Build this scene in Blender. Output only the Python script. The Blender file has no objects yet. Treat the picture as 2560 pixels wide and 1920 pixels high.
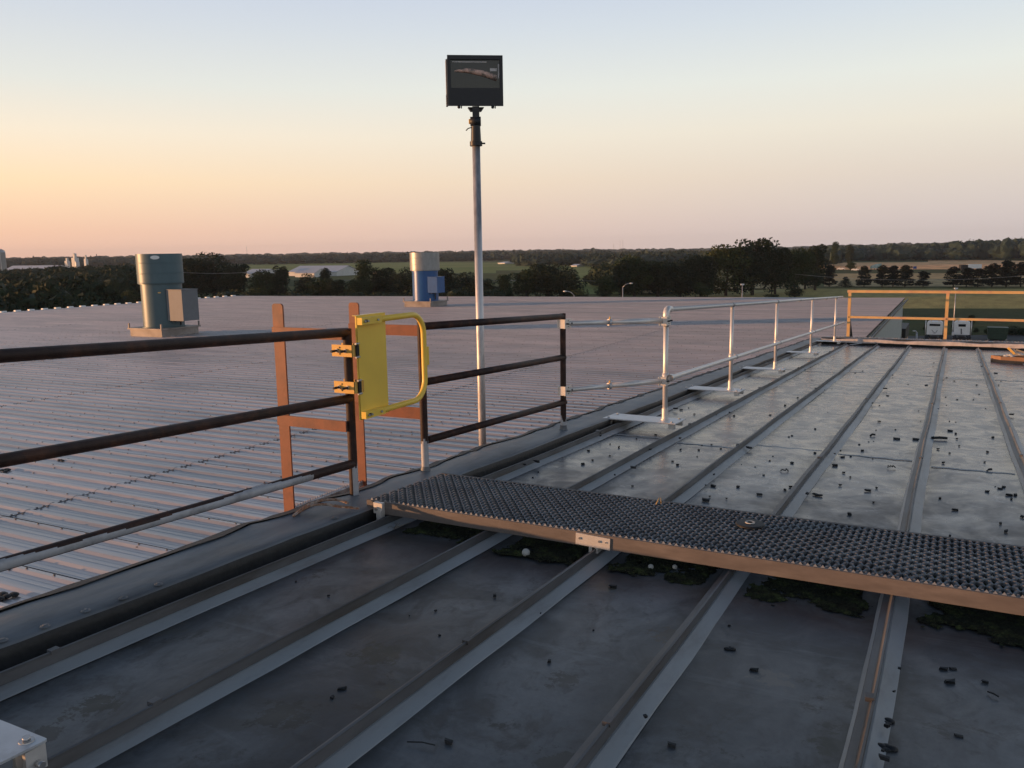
import bpy, math, random
import numpy as np
from mathutils import Vector, Matrix
rad = math.radians
CZ = 15.0                                   # camera height above the ground
# ---------------------------------------------------------------- camera, sky, sun
sc = bpy.context.scene
F_PX, CX, CY = 2100.0, 1280.0, 960.0
ROLL, PITCH, YAW = rad(0.9), math.atan(330 / 2100), rad(27.8)
_fw = np.array([-math.sin(YAW) * math.cos(PITCH), math.cos(YAW) * math.cos(PITCH), -math.sin(PITCH)])
_r = np.array([math.cos(YAW), math.sin(YAW), 0.0]); _u = np.cross(_r, _fw)
_R = math.cos(ROLL) * _r - math.sin(ROLL) * _u
_U = math.cos(ROLL) * _u + math.sin(ROLL) * _r
cam_d = bpy.data.cameras.new('camera'); cam = bpy.data.objects.new('camera', cam_d)
sc.collection.objects.link(cam); sc.camera = cam
cam_d.sensor_width = 36; cam_d.lens = 36 * F_PX / 2560; cam_d.clip_start = 0.05; cam_d.clip_end = 20000
cam.matrix_world = Matrix(((_R[0], _U[0], -_fw[0], 0), (_R[1], _U[1], -_fw[1], 0), (_R[2], _U[2], -_fw[2], CZ), (0, 0, 0, 1)))

SUN_AZ = math.atan2(-0.466, -0.885)         # direction towards the sun, from +X
SUN_EL = rad(2.4)
sun_dir = Vector((math.cos(SUN_AZ) * math.cos(SUN_EL), math.sin(SUN_AZ) * math.cos(SUN_EL), math.sin(SUN_EL)))
sd = bpy.data.lights.new('sun', 'SUN'); sd.energy = 5.0; sd.angle = rad(0.6); sd.color = (1.0, 0.50, 0.225)
so = bpy.data.objects.new('sun', sd); sc.collection.objects.link(so)
so.rotation_euler = sun_dir.to_track_quat('Z', 'Y').to_euler()

def lin(c):
    c = [v / 255 for v in c]
    return tuple(v / 12.92 if v <= .04045 else ((v + .055) / 1.055) ** 2.4 for v in c) + (1,)

w = bpy.data.worlds.new('World'); sc.world = w; w.use_nodes = True
wt = w.node_tree; wt.nodes.clear()
def WN(t, **k):
    n = wt.nodes.new(t)
    for a, b in k.items(): setattr(n, a, b)
    return n
tc = WN('ShaderNodeTexCoord'); sep = WN('ShaderNodeSeparateXYZ'); wt.links.new(tc.outputs['Generated'], sep.inputs[0])
def ramp(stops):
    r = WN('ShaderNodeValToRGB'); e = r.color_ramp.elements; r.color_ramp.interpolation = 'EASE'
    r.color_ramp.interpolation = 'LINEAR'
    while len(e) > 1: e.remove(e[-1])
    e[0].position = stops[0][0]; e[0].color = lin(stops[0][1])
    for p, c in stops[1:]:
        x = e.new(p); x.color = lin(c)
    wt.links.new(sep.outputs['Z'], r.inputs[0]); return r
warm = ramp([(0, (240, 190, 166)), (.028, (244, 197, 166)), (.08, (253, 221, 180)), (.13, (243, 228, 205)), (.18, (222, 223, 216)), (.24, (205, 211, 218)), (.30, (190, 200, 219)), (.45, (122, 141, 166)), (.7, (78, 96, 118)), (1, (60, 78, 100))])
cool = ramp([(0, (199, 189, 188)), (.028, (205, 194, 191)), (.08, (217, 206, 195)), (.13, (227, 221, 207)), (.18, (223, 226, 219)), (.24, (206, 215, 222)), (.30, (189, 200, 219)), (.45, (120, 139, 165)), (.7, (76, 95, 118)), (1, (58, 76, 100))])
dotn = WN('ShaderNodeVectorMath', operation='DOT_PRODUCT'); dotn.inputs[1].default_value = (math.cos(SUN_AZ), math.sin(SUN_AZ), 0)
wt.links.new(tc.outputs['Generated'], dotn.inputs[0])
mr = WN('ShaderNodeMapRange'); mr.inputs['From Min'].default_value = -.55; mr.inputs['From Max'].default_value = .55
wt.links.new(dotn.outputs['Value'], mr.inputs['Value'])
pw = WN('ShaderNodeMath', operation='POWER'); pw.inputs[1].default_value = 1.35; wt.links.new(mr.outputs[0], pw.inputs[0])
mx = WN('ShaderNodeMix', data_type='RGBA'); wt.links.new(pw.outputs[0], mx.inputs['Factor'])
wt.links.new(cool.outputs[0], mx.inputs[6]); wt.links.new(warm.outputs[0], mx.inputs[7])
sky = WN('ShaderNodeTexSky'); sky.sky_type = 'NISHITA'; sky.sun_disc = False; sky.sun_elevation = SUN_EL
sky.sun_rotation = math.pi / 2 - SUN_AZ; sky.altitude = 250
skym = WN('ShaderNodeMix', data_type='RGBA', blend_type='MULTIPLY'); skym.inputs['Factor'].default_value = 1; skym.inputs[7].default_value = (.1, .1, .1, 1)
wt.links.new(sky.outputs[0], skym.inputs[6])
mx2 = WN('ShaderNodeMix', data_type='RGBA'); mx2.inputs['Factor'].default_value = .05
wt.links.new(mx.outputs[2], mx2.inputs[6]); wt.links.new(skym.outputs[2], mx2.inputs[7])
bg = WN('ShaderNodeBackground'); bg.inputs['Strength'].default_value = 1.16
wo = WN('ShaderNodeOutputWorld'); wt.links.new(mx2.outputs[2], bg.inputs[0]); wt.links.new(bg.outputs[0], wo.inputs[0])
sc.view_settings.view_transform = 'Standard'; sc.view_settings.look = 'None'
sc.view_settings.exposure = 0; sc.view_settings.gamma = 1

# ---------------------------------------------------------------- measuring helpers: a sight line met with a known plane of the place
def sight(px, py):
    return _R * (px - CX) / F_PX - _U * (py - CY) / F_PX + _fw
def on(px, py, n, p0):
    d = sight(px, py); n = np.array(n, float); p0 = np.array(p0, float) - np.array([0, 0, CZ])
    t = (p0 @ n) / (d @ n); p = d * t
    return Vector((p[0], p[1], p[2] + CZ))
TA = math.tan(rad(2.7))
UZ = lambda y: CZ - 1.19 - TA * y           # upper roof height
LZ = lambda x: CZ - 2.85 + .008 * x         # lower roof height
NU = (0, TA, 1)
def UP(px, py, dz=0): return on(px, py, NU, (0, 0, CZ - 1.19 + dz))
def LO(px, py, dz=0): return on(px, py, (-.008, 0, 1), (0, 0, CZ - 2.85 + dz))
def GR(px, py, z=0): return on(px, py, (0, 0, 1), (0, 0, z))
def AX(px, py, x): return on(px, py, (1, 0, 0), (x, 0, 0))
def AY(px, py, y): return on(px, py, (0, 1, 0), (0, y, 0))
def hz(px): return 630 - .0157 * (px - 1280)

# ---------------------------------------------------------------- materials
MATS = {}
def mat(name, col, rough=.6, metal=0.0, var=.15, scale=8.0, bump=0.0, bscale=60.0, stretch=(1, 1, 1), col2=None, c2scale=2.0, c2lo=.5, c2hi=.62, spec=.5, coat=0.0, rvar=0.0):
    if name in MATS: return MATS[name]
    m = bpy.data.materials.new(name); m.use_nodes = True; t = m.node_tree; N = t.nodes; L = t.links
    b = N['Principled BSDF']; b.inputs['Metallic'].default_value = metal
    b.inputs['Specular IOR Level'].default_value = spec; b.inputs['Coat Weight'].default_value = coat
    co = N.new('ShaderNodeTexCoord'); mp = N.new('ShaderNodeMapping'); mp.inputs['Scale'].default_value = stretch
    L.new(co.outputs['Object'], mp.inputs[0])
    n = N.new('ShaderNodeTexNoise'); n.inputs['Scale'].default_value = scale; n.inputs['Detail'].default_value = 6; n.inputs['Roughness'].default_value = .6
    L.new(mp.outputs[0], n.inputs['Vector'])
    r = N.new('ShaderNodeMapRange'); r.inputs['From Min'].default_value = .3; r.inputs['From Max'].default_value = .7
    r.inputs['To Min'].default_value = 1 - var; r.inputs['To Max'].default_value = 1 + var
    L.new(n.outputs[0], r.inputs[0])
    v = N.new('ShaderNodeVectorMath'); v.operation = 'SCALE'; L.new(r.outputs[0], v.inputs['Scale'])
    if col2:
        n2 = N.new('ShaderNodeTexNoise'); n2.inputs['Scale'].default_value = c2scale; n2.inputs['Detail'].default_value = 8; n2.inputs['Roughness'].default_value = .65
        L.new(mp.outputs[0], n2.inputs['Vector'])
        r2 = N.new('ShaderNodeMapRange'); r2.inputs['From Min'].default_value = c2lo; r2.inputs['From Max'].default_value = c2hi
        L.new(n2.outputs[0], r2.inputs[0])
        mm = N.new('ShaderNodeMix'); mm.data_type = 'RGBA'; mm.inputs[6].default_value = (*col, 1); mm.inputs[7].default_value = (*col2, 1)
        L.new(r2.outputs[0], mm.inputs['Factor']); L.new(mm.outputs[2], v.inputs[0])
    else: v.inputs[0].default_value = col
    L.new(v.outputs[0], b.inputs['Base Color'])
    if rvar:
        rr = N.new('ShaderNodeMapRange'); rr.inputs['From Min'].default_value = .3; rr.inputs['From Max'].default_value = .7
        rr.inputs['To Min'].default_value = max(.04, rough - rvar); rr.inputs['To Max'].default_value = rough + rvar
        L.new(n.outputs[0], rr.inputs[0]); L.new(rr.outputs[0], b.inputs['Roughness'])
    else: b.inputs['Roughness'].default_value = rough
    if bump:
        nb = N.new('ShaderNodeTexNoise'); nb.inputs['Scale'].default_value = bscale; nb.inputs['Detail'].default_value = 5
        L.new(mp.outputs[0], nb.inputs['Vector'])
        bb = N.new('ShaderNodeBump'); bb.inputs['Strength'].default_value = 1; bb.inputs['Distance'].default_value = bump
        L.new(nb.outputs[0], bb.inputs['Height']); L.new(bb.outputs[0], b.inputs['Normal'])
    MATS[name] = m; return m

def deck_material():
    m = bpy.data.materials.new('coated_roof_deck'); m.use_nodes = True; t = m.node_tree; N = t.nodes; L = t.links
    b = N['Principled BSDF']; co = N.new('ShaderNodeTexCoord')
    def noise(s, d=6, st=(1, 1, 1), ro=.6, dist=0):
        mp = N.new('ShaderNodeMapping'); mp.inputs['Scale'].default_value = st; L.new(co.outputs['Object'], mp.inputs[0])
        n = N.new('ShaderNodeTexNoise'); n.inputs['Scale'].default_value = s; n.inputs['Detail'].default_value = d
        n.inputs['Roughness'].default_value = ro; n.inputs['Distortion'].default_value = dist; L.new(mp.outputs[0], n.inputs['Vector']); return n.outputs[0]
    def rng(x, a, c, lo, hi, smooth=True):
        r = N.new('ShaderNodeMapRange'); r.inputs['From Min'].default_value = a; r.inputs['From Max'].default_value = c
        r.inputs['To Min'].default_value = lo; r.inputs['To Max'].default_value = hi
        if smooth: r.interpolation_type = 'SMOOTHSTEP'
        L.new(x, r.inputs[0]); return r.outputs[0]
    def mixc(f, a, c):
        x = N.new('ShaderNodeMix'); x.data_type = 'RGBA'
        for k, s in ((6, a), (7, c)):
            if isinstance(s, tuple): x.inputs[k].default_value = (*s, 1)
            else: L.new(s, x.inputs[k])
        L.new(f, x.inputs['Factor']); return x.outputs[2]
    def mth(op, a, c):
        x = N.new('ShaderNodeMath'); x.operation = op
        for k, s in ((0, a), (1, c)):
            if isinstance(s, (int, float)): x.inputs[k].default_value = s
            else: L.new(s, x.inputs[k])
        return x.outputs[0]
    big = noise(1.5, 8, (1.2, .8, 1), .66, .8); mid = noise(5, 8, (1, .7, 1), .65, 1.2); fine = noise(45, 6, (1, 1, 1), .7)
    c = mixc(rng(big, .36, .64, 0, 1), (.034, .039, .046), (.125, .132, .138))
    c = mixc(rng(mid, .5, .62, 0, .6), c, (.055, .046, .038))
    c = mixc(rng(noise(11, 8, (1, .8, 1), .72, .5), .52, .66, 0, .7), c, (.024, .025, .027))                 # brown dirt film
    blot = mth('MULTIPLY', rng(noise(2.3, 6, (1, 1, 1), .6, .4), .565, .63, 0, 1), rng(noise(16, 8, (1, 1, 1), .75), .5, .6, 0, 1))
    c = mixc(blot, c, (.012, .011, .008))                                      # small dried puddle marks
    pale = rng(noise(3.2, 9, (.4, 2.4, 1), .72, .8), .54, .72, 0, .55)
    c = mixc(pale, c, (.16, .17, .175))
    c = mixc(rng(fine, .35, .7, 0, .25), c, (.03, .03, .033))
    # water lying in the lower half of the deck: thin pale drying rims
    sp = N.new('ShaderNodeSeparateXYZ'); L.new(co.outputs['Object'], sp.inputs[0])
    zone = rng(mth('ADD', sp.outputs['Y'], rng(big, .3, .7, -.9, .9)), 3.4, 6.2, 0, 1)
    dirty = noise(3.0, 5, (.8, 1.6, 1), .55, .5)
    # web of pale drying lines: warped cell borders, broken up
    wv = N.new('ShaderNodeTexNoise'); wv.inputs['Scale'].default_value = 6; wv.inputs['Detail'].default_value = 5; L.new(co.outputs['Object'], wv.inputs['Vector'])
    wm = N.new('ShaderNodeVectorMath'); wm.operation = 'MULTIPLY_ADD'; wm.inputs[1].default_value = (.30, .30, 0); L.new(wv.outputs['Color'], wm.inputs[0]); L.new(co.outputs['Object'], wm.inputs[2])
    wq = N.new('ShaderNodeMapping'); wq.inputs['Scale'].default_value = (.8, 1.5, 1); L.new(wm.outputs[0], wq.inputs[0])
    vo = N.new('ShaderNodeTexVoronoi'); vo.feature = 'DISTANCE_TO_EDGE'; vo.inputs['Scale'].default_value = 7; L.new(wq.outputs[0], vo.inputs['Vector'])
    rimm = mth('MULTIPLY', mth('MULTIPLY', rng(vo.outputs['Distance'], 0, .05, 1, 0), zone), rng(noise(4, 6, (1, 1, 1), .7), .46, .60, 0, .8))
    streak = noise(5, 7, (.3, 4.5, 1), .6, .3)
    c = mixc(mth('MULTIPLY', zone, .72), c, mixc(rng(streak, .35, .65, 0, 1), (.15, .170, .195), (.24, .262, .29)))  # pale blue-grey sky sheen of the wet deck, painted into its colour
    c = mixc(rimm, c, (.46, .46, .45))
    # silt along the feet of the ribs and a few old puddle stains where they lie on the real roof
    at_ = N.new('ShaderNodeAttribute'); at_.attribute_name = 'silt'
    c = mixc(mth('MULTIPLY', at_.outputs['Fac'], rng(noise(6, 7, (1, .35, 1), .7), .36, .6, .1, .95)), c, (.030, .026, .021))
    for sx_, sy_, r_, col_ in STAINS:
        v1 = N.new('ShaderNodeVectorMath'); v1.operation = 'MULTIPLY_ADD'; v1.inputs[1].default_value = (1, .8, 0); v1.inputs[2].default_value = (-sx_, -sy_ * .8, 0); L.new(co.outputs['Object'], v1.inputs[0])
        v2 = N.new('ShaderNodeVectorMath'); v2.operation = 'LENGTH'; L.new(v1.outputs[0], v2.inputs[0])
        d_ = mth('ADD', v2.outputs['Value'], rng(noise(22, 7, (1, 1, 1), .75), .3, .7, -r_ * .8, r_ * .8))
        c = mixc(rng(d_, r_ * .7, r_, 1, 0), c, col_)
    L.new(c, b.inputs['Base Color'])
    wet = mth('MULTIPLY', zone, rng(dirty, .3, .7, .72, 1))
    ro = mth('ADD', rng(mid, .3, .7, .36, .50), mth('MULTIPLY', wet, -.19))
    L.new(ro, b.inputs['Roughness']); L.new(mth('ADD', mth('MULTIPLY', zone, -.17), .5), b.inputs['Specular IOR Level'])
    bb = N.new('ShaderNodeBump'); bb.inputs['Distance'].default_value = .0014; bb.inputs['Strength'].default_value = .8
    h = mth('ADD', noise(14, 5, (1, .6, 1), .6), mth('MULTIPLY', noise(2.2, 4), .9)); L.new(h, bb.inputs['Height'])
    L.new(bb.outputs[0], b.inputs['Normal'])
    MATS['deck'] = m; return m
_q = [UP(*p) for p in ((1925, 1700), (1683, 1588), (945, 1632), (238, 1765), (710, 1790), (1405, 1700), (1512, 1466), (410, 1570), (110, 1838), (980, 1735), (2080, 1870), (1400, 1905))]
STAINS = [(q.x, q.y, r, c) for q, r, c in zip(_q, (.05, .06, .07, .06, .07, .04, .05, .07, .04, .045, .05, .06), ((.10, .09, .08), (.05, .035, .022), (.035, .035, .026), (.03, .028, .02), (.025, .024, .018), (.03, .03, .028), (.09, .075, .055), (.045, .044, .038), (.02, .02, .018), (.05, .045, .035), (.03, .03, .02), (.03, .028, .022)))]
deck_material()

M = dict(
    rib=mat('rib_coating', (.36, .375, .38), .45, 0, .34, 9, .0015, 30, (1, .3, 1), (.19, .19, .188), 4.5, .45, .62, .5),
    ribcap=mat('rib_fold_coating', (.115, .115, .118), .5, 0, .3, 12, .001, 60, (1, .2, 1), (.09, .078, .068), 4, .5, .64),
    membrane=mat('edge_membrane', (.15, .165, .18), .5, 0, .2, 5, .006, 9, (1, .35, 1), (.07, .073, .078), 2.2, .5, .66),
    tar=mat('black_tar', (.02, .02, .02), .6, 0, .3, 20, .003, 40),
    lowroof=mat('galvanised_roof_sheet', (.62, .565, .55), .41, .55, .14, 5, .003, 1.4, (.15, 1, 1), (.46, .45, .445), .8, .40, .64, .5, 0, .07),
    screw=mat('dull_screw', (.18, .17, .17), .5, .4, .2, 40),
    rustpipe=mat('rusty_brown_paint', (.036, .019, .015), .6, 0, .4, 14, .0008, 120, (1, 1, 1), (.07, .03, .018), 9, .5, .62, .3),
    greypaint=mat('silver_grey_coating', (.45, .46, .48), .5, .1, .12, 10, .0008, 60, (1, 1, 1), (.30, .30, .31), 6, .5, .64),
    redoxide=mat('red_oxide_paint', (.235, .078, .038), .55, 0, .14, 12, .0005, 90, (1, 1, 1), (.16, .058, .036), 5, .52, .66),
    galv=mat('galvanised_steel', (.76, .73, .69), .46, .5, .05, 20, 0, 0, (1, 1, 1), None, 14, .45, .6, .5),
    galvpole=mat('weathered_galvanised_pole', (.60, .58, .57), .5, .6, .15, 12, 0, 0, (1, 1, .3), (.33, .33, .34), 9, .45, .6),
    alu=mat('mill_aluminium_plate', (.66, .68, .70), .45, .4, .08, 14, 0, 0, (1, 1, 1), (.5, .5, .5), 5, .58, .7),
    yellow=mat('yellow_powder_coat', (.98, .66, .10), .38, 0, .05, 6, 0, 0, (1, 1, 1), None, 2, .5, .6, .5),
    bracket=mat('yellow_bracket_paint', (.85, .50, .12), .4, 0, .05, 20),
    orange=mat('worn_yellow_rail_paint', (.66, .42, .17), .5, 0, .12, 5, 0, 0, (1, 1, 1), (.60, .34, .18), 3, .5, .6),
    bolt=mat('zinc_bolt', (.5, .5, .5), .35, .8, .1, 50),
    rubber=mat('black_rubber', (.014, .014, .015), .6, 0, .3, 60),
    grate=mat('grating_steel', (.27, .275, .28), .5, .3, .12, 25, 0, 0, (1, 1, 1), (.21, .21, .215), 6, .45, .6),
    channel=mat('walkway_channel_steel', (.15, .13, .12), .65, .1, .15, 9, 0, 0, (1, 1, 4), (.19, .165, .15), 4, .5, .66),
    lampbody=mat('dark_bronze_housing', (.018, .021, .026), .45, .2, .15, 15),
    fangrey=mat('grey_blue_fan_paint', (.075, .130, .150), .42, .1, .08, 4, 0, 0, (1, 1, .3), None),
    motorgrey=mat('motor_cover_grey', (.16, .17, .18), .6, 0, .08, 4),
    fanblue=mat('bright_blue_fan_paint', (.02, .10, .28), .35, .05, .1, 4),
    fangalv=mat('galvanised_duct', (.30, .305, .30), .42, .4, .12, 6, 0, 0, (1, 1, .4)),
    curb=mat('weathered_fan_curb', (.33, .29, .26), .6, .1, .2, 6, 0, 0, (1, 1, 1), (.2, .17, .15), 3, .45, .65),
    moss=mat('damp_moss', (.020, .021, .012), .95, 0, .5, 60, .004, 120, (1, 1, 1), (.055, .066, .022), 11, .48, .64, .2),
    white=mat('white_paint', (.84, .84, .82), .5, 0, .08, 2),
    cream=mat('pale_siding', (.42, .44, .42), .6, 0, .08, 3),
    barnroof=mat('pale_steel_barn_roof', (.50, .52, .55), .45, .2, .08, .5),
    barnwall=mat('white_barn_wall', (.62, .62, .60), .6, 0, .08, .5),
    cardboard=mat('brown_cardboard', (.30, .17, .10), .8, 0, .15, 10),
    rope=mat('rusty_wire_rope', (.32, .17, .10), .5, .4, .35, 60, 0, 0, (1, 1, 1), (.45, .42, .38), 20, .45, .6),
    ball=mat('dirty_white_plastic', (.50, .49, .45), .6, 0, .15, 30),
    dkglass=mat('dark_window_glass', (.012, .014, .018), .08, 0, .1, 3),
    tyre=mat('tyre_rubber', (.015, .015, .016), .8, 0, .2, 10),
    green=mat('green_dumpster_paint', (.015, .045, .028), .5, 0, .2, 2),
    bluepaint=mat('blue_sign_paint', (.03, .08, .28), .5, 0, .05, 2),
    asphalt=mat('worn_asphalt', (.055, .055, .055), .85, 0, .15, .5),
    wood=mat('weathered_pole_wood', (.14, .10, .07), .8, 0, .2, 3),
    bark=mat('tree_bark', (.05, .04, .03), .9, 0, .3, 6),
    conc=mat('concrete', (.33, .32, .31), .8, 0, .15, 2),
    litwall=mat('sunlit_block_wall', (.62, .34, .22), .8, 0, .1, 2),  # orange of low sun painted into the annex wall colour
)
def leaf(name, c1, c2, sc_=.35):
    m = mat(name, c1, .75, 0, .35, 1.2, 0, 0, (1, 1, 1), c2, sc_, .42, .6, .25); return m
LEAF = [leaf('leaves_dark_green', (.016, .030, .014), (.024, .040, .018)),
        leaf('leaves_mid_green', (.026, .046, .016), (.038, .058, .02)),
        leaf('leaves_olive', (.042, .058, .018), (.056, .066, .022)),
        leaf('pine_needles', (.012, .020, .014), (.02, .028, .018))]
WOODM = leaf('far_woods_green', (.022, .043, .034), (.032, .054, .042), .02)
def ground_mat(name, a, b_, scale, st=(1, 1, 1), fine=.6):
    return mat(name, a, .95, 0, .22, fine, .5, 2.0, st, b_, scale, .4, .62, .1)
GRASS = ground_mat('rough_grass', (.11, .125, .045), (.16, .15, .06), .012)
LAWN = ground_mat('dark_lawn', (.075, .090, .036), (.095, .10, .042), .03)
MEADOW = ground_mat('dry_meadow', (.46, .37, .14), (.36, .30, .11), .02, (1, .25, 1), .3)
TAN = ground_mat('tan_stubble_field', (.50, .37, .19), (.42, .32, .16), .012, (1, .3, 1), .2)
WHEAT = ground_mat('ripe_wheat_field', (.88, .50, .25), (.80, .45, .22), .01, (1, .3, 1), .1)
CORN = ground_mat('green_crop_field', (.22, .26, .08), (.29, .30, .11), .01, (.3, 1, 1), .2)

# ---------------------------------------------------------------- mesh helpers
COL = sc.collection
class MB:
    def __init__(s): s.v = []; s.f = []; s.sm = []
    def add(s, vs, fs, smooth=False):
        o = len(s.v); s.v += [tuple(x) for x in vs]; s.f += [tuple(i + o for i in f) for f in fs]; s.sm += [smooth] * len(fs); return s
    def box(s, c, d, rz=0, rx=0, ry=0):
        R = Matrix.Rotation(rz, 3, 'Z') @ Matrix.Rotation(ry, 3, 'Y') @ Matrix.Rotation(rx, 3, 'X'); c = Vector(c)
        vs = [c + R @ Vector((x * d[0] / 2, y * d[1] / 2, z * d[2] / 2)) for z in (-1, 1) for x, y in ((-1, -1), (1, -1), (1, 1), (-1, 1))]
        return s.add(vs, [(3, 2, 1, 0), (4, 5, 6, 7), (0, 1, 5, 4), (1, 2, 6, 5), (2, 3, 7, 6), (3, 0, 4, 7)])
    def bar(s, a, b, wdt, h, up=(0, 0, 1)):
        a = Vector(a); b = Vector(b); d = (b - a).normalized(); u = Vector(up); sx = d.cross(u).normalized(); u = sx.cross(d)
        vs = [p + sx * (x * wdt / 2) + u * (z * h / 2) for p in (a, b) for x, z in ((-1, -1), (1, -1), (1, 1), (-1, 1))]
        return s.add(vs, [(0, 1, 2, 3), (7, 6, 5, 4), (0, 4, 5, 1), (1, 5, 6, 2), (2, 6, 7, 3), (3, 7, 4, 0)])
    def tube(s, pts, r, n=14, caps=True):
        pts = [Vector(p) for p in pts]; rs = r if isinstance(r, (list, tuple)) else [r] * len(pts)
        o = len(s.v); prev = None
        for i, p in enumerate(pts):
            d = (pts[min(i + 1, len(pts) - 1)] - pts[max(i - 1, 0)]).normalized()
            if prev is None:
                a = Vector((0, 0, 1)) if abs(d.z) < .9 else Vector((1, 0, 0)); x = d.cross(a).normalized()
            else: x = (prev - d * prev.dot(d)).normalized()
            prev = x; y = d.cross(x)
            for k in range(n):
                t = 2 * math.pi * k / n; s.v.append(tuple(p + (x * math.cos(t) + y * math.sin(t)) * rs[i]))
        for i in range(len(pts) - 1):
            for k in range(n):
                a = o + i * n + k; b = o + i * n + (k + 1) % n; s.f.append((a, b, b + n, a + n)); s.sm.append(True)
        if caps:
            s.f.append(tuple(o + k for k in range(n))[::-1]); s.sm.append(False)
            s.f.append(tuple(o + (len(pts) - 1) * n + k for k in range(n))); s.sm.append(False)
        return s
    def lathe(s, c, prof, n=40, smooth=True, split=True):
        c = Vector(c)
        for (r0, z0), (r1, z1) in zip(prof, prof[1:]):
            o = len(s.v)
            for r, z in ((r0, z0), (r1, z1)):
                for k in range(n):
                    t = 2 * math.pi * k / n; s.v.append((c.x + r * math.cos(t), c.y + r * math.sin(t), c.z + z))
            for k in range(n): s.f.append((o + k, o + (k + 1) % n, o + n + (k + 1) % n, o + n + k)); s.sm.append(smooth)
        return s
    def prism(s, poly, off):
        off = Vector(off); n = len(poly); a = [Vector(p) for p in poly]
        return s.add(a + [p + off for p in a], [tuple(range(n))[::-1], tuple(range(n, 2 * n))] + [(i, (i + 1) % n, (i + 1) % n + n, i + n) for i in range(n)])
    def ball(s, c, r, n=10, sq=(1, 1, 1)):
        c = Vector(c); o = len(s.v)
        for i in range(1, n):
            for k in range(2 * n):
                a = math.pi * i / n; t = math.pi * k / n
                s.v.append((c.x + r * sq[0] * math.sin(a) * math.cos(t), c.y + r * sq[1] * math.sin(a) * math.sin(t), c.z + r * sq[2] * math.cos(a)))
        top = len(s.v); s.v.append((c.x, c.y, c.z + r * sq[2])); s.v.append((c.x, c.y, c.z - r * sq[2]))
        m = 2 * n
        for i in range(n - 2):
            for k in range(m): s.f.append((o + i * m + k, o + (i + 1) * m + k, o + (i + 1) * m + (k + 1) % m, o + i * m + (k + 1) % m)); s.sm.append(True)
        for k in range(m):
            s.f.append((top, o + k, o + (k + 1) % m)); s.sm.append(True)
            s.f.append((top + 1, o + (n - 2) * m + (k + 1) % m, o + (n - 2) * m + k)); s.sm.append(True)
        return s
    def build(s, name, m, parent=None, loc=None):
        me = bpy.data.meshes.new(name)
        o0 = Vector(loc) if loc is not None else Vector((0, 0, 0))
        if parent is not None and loc is None: o0 = parent_world(parent)
        vs = [(x - o0.x, y - o0.y, z - o0.z) for x, y, z in s.v] if o0.length else s.v
        me.from_pydata(vs, [], s.f); me.polygons.foreach_set('use_smooth', s.sm); me.update()
        if isinstance(m, (list, tuple)):
            for x in m: me.materials.append(x)
        else: me.materials.append(m)
        o = bpy.data.objects.new(name, me); COL.objects.link(o)
        if parent is not None:
            o.parent = parent; o.location = o0 - parent_world(parent)
        else: o.location = o0
        return o
def parent_world(p):
    v = Vector(p.location)
    while p.parent: p = p.parent; v = v + Vector(p.location)
    return v
def tag(o, label=None, cat=None, group=None, kind=None):
    if label: o['label'] = label
    if cat: o['category'] = cat
    if group: o['group'] = group
    if kind: o['kind'] = kind
    return o
def empty(name, loc, label, cat, group=None):
    o = bpy.data.objects.new(name, None); COL.objects.link(o); o.location = loc; o.empty_display_size = .2
    return tag(o, label, cat, group)
def copy_tree(o, parent=None, delta=None):
    c = o.copy(); COL.objects.link(c)
    if parent is not None: c.parent = parent
    for ch in o.children: copy_tree(ch, c)
    return c
rnd = random.Random(7)

# ================================================================ GROUND AND FIELDS
def sheet(name, poly, z, m, sub=1):
    b = MB(); b.add([(p[0], p[1], z) for p in poly], [tuple(range(len(poly)))]); o = b.build(name, m); tag(o, kind='structure'); return o
sheet('ground', [(-9000, -3000), (5000, -3000), (5000, 9500), (-9000, 9500)], 0, GRASS)
def band(name, pts, z, m):
    return sheet(name, [tuple(GR(x, y, z))[:2] for x, y in pts], z, m)
band('meadow_field', [(1700, 745), (1700, 721), (2620, 722), (2900, 722), (2900, 772), (2240, 771), (1700, 775)], .05, MEADOW)
band('lawn', [(1400, 790), (2240, 771.4), (2900, 772.4), (2900, 829), (1400, 850)], .05, LAWN)
band('parking_lot', [(1400, 852), (2900, 831), (3000, 1000), (1400, 1000)], .05, M['asphalt'])
band('stubble_field', [(2060, 716), (2060, 684), (2900, 682), (2900, 716)], .05, TAN)
band('stubble_field', [(1600, 733), (1600, 706), (2040, 700), (2040, 720)], .05, TAN)
band('verge', [(2030, 683), (2030, 675), (2900, 673), (2900, 681)], .06, LAWN)
band('wheat_field', [(2030, 674), (2030, 657), (2320, 655), (2320, 649.5), (2440, 649.5), (2700, 655), (2700, 672.5)], .07, WHEAT)
band('crop_field', [(600, 678), (600, 655), (1300, 656), (1600, 658), (1600, 675), (1240, 676), (1240, 683), (900, 682)], .06, CORN)
band('wheat_strip', [(770, 686), (770, 680), (960, 679), (960, 684)], .08, WHEAT)
band('farm_yard', [(840, 640 + 80), (640, 712), (640, 700), (860, 700), (880, 709)], .05, LAWN)
band('pasture', [(1440, 735), (1440, 675), (1540, 664), (1560, 735)], .08, CORN)
band('farm_track', [(1438, 704.5), (1438, 703), (1500, 700), (1500, 701.3)], .11, TAN)
sheet('road', [(-900, 395), (600, 395 + 0), (600, 402), (-900, 402)], .045, M['asphalt'])

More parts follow.
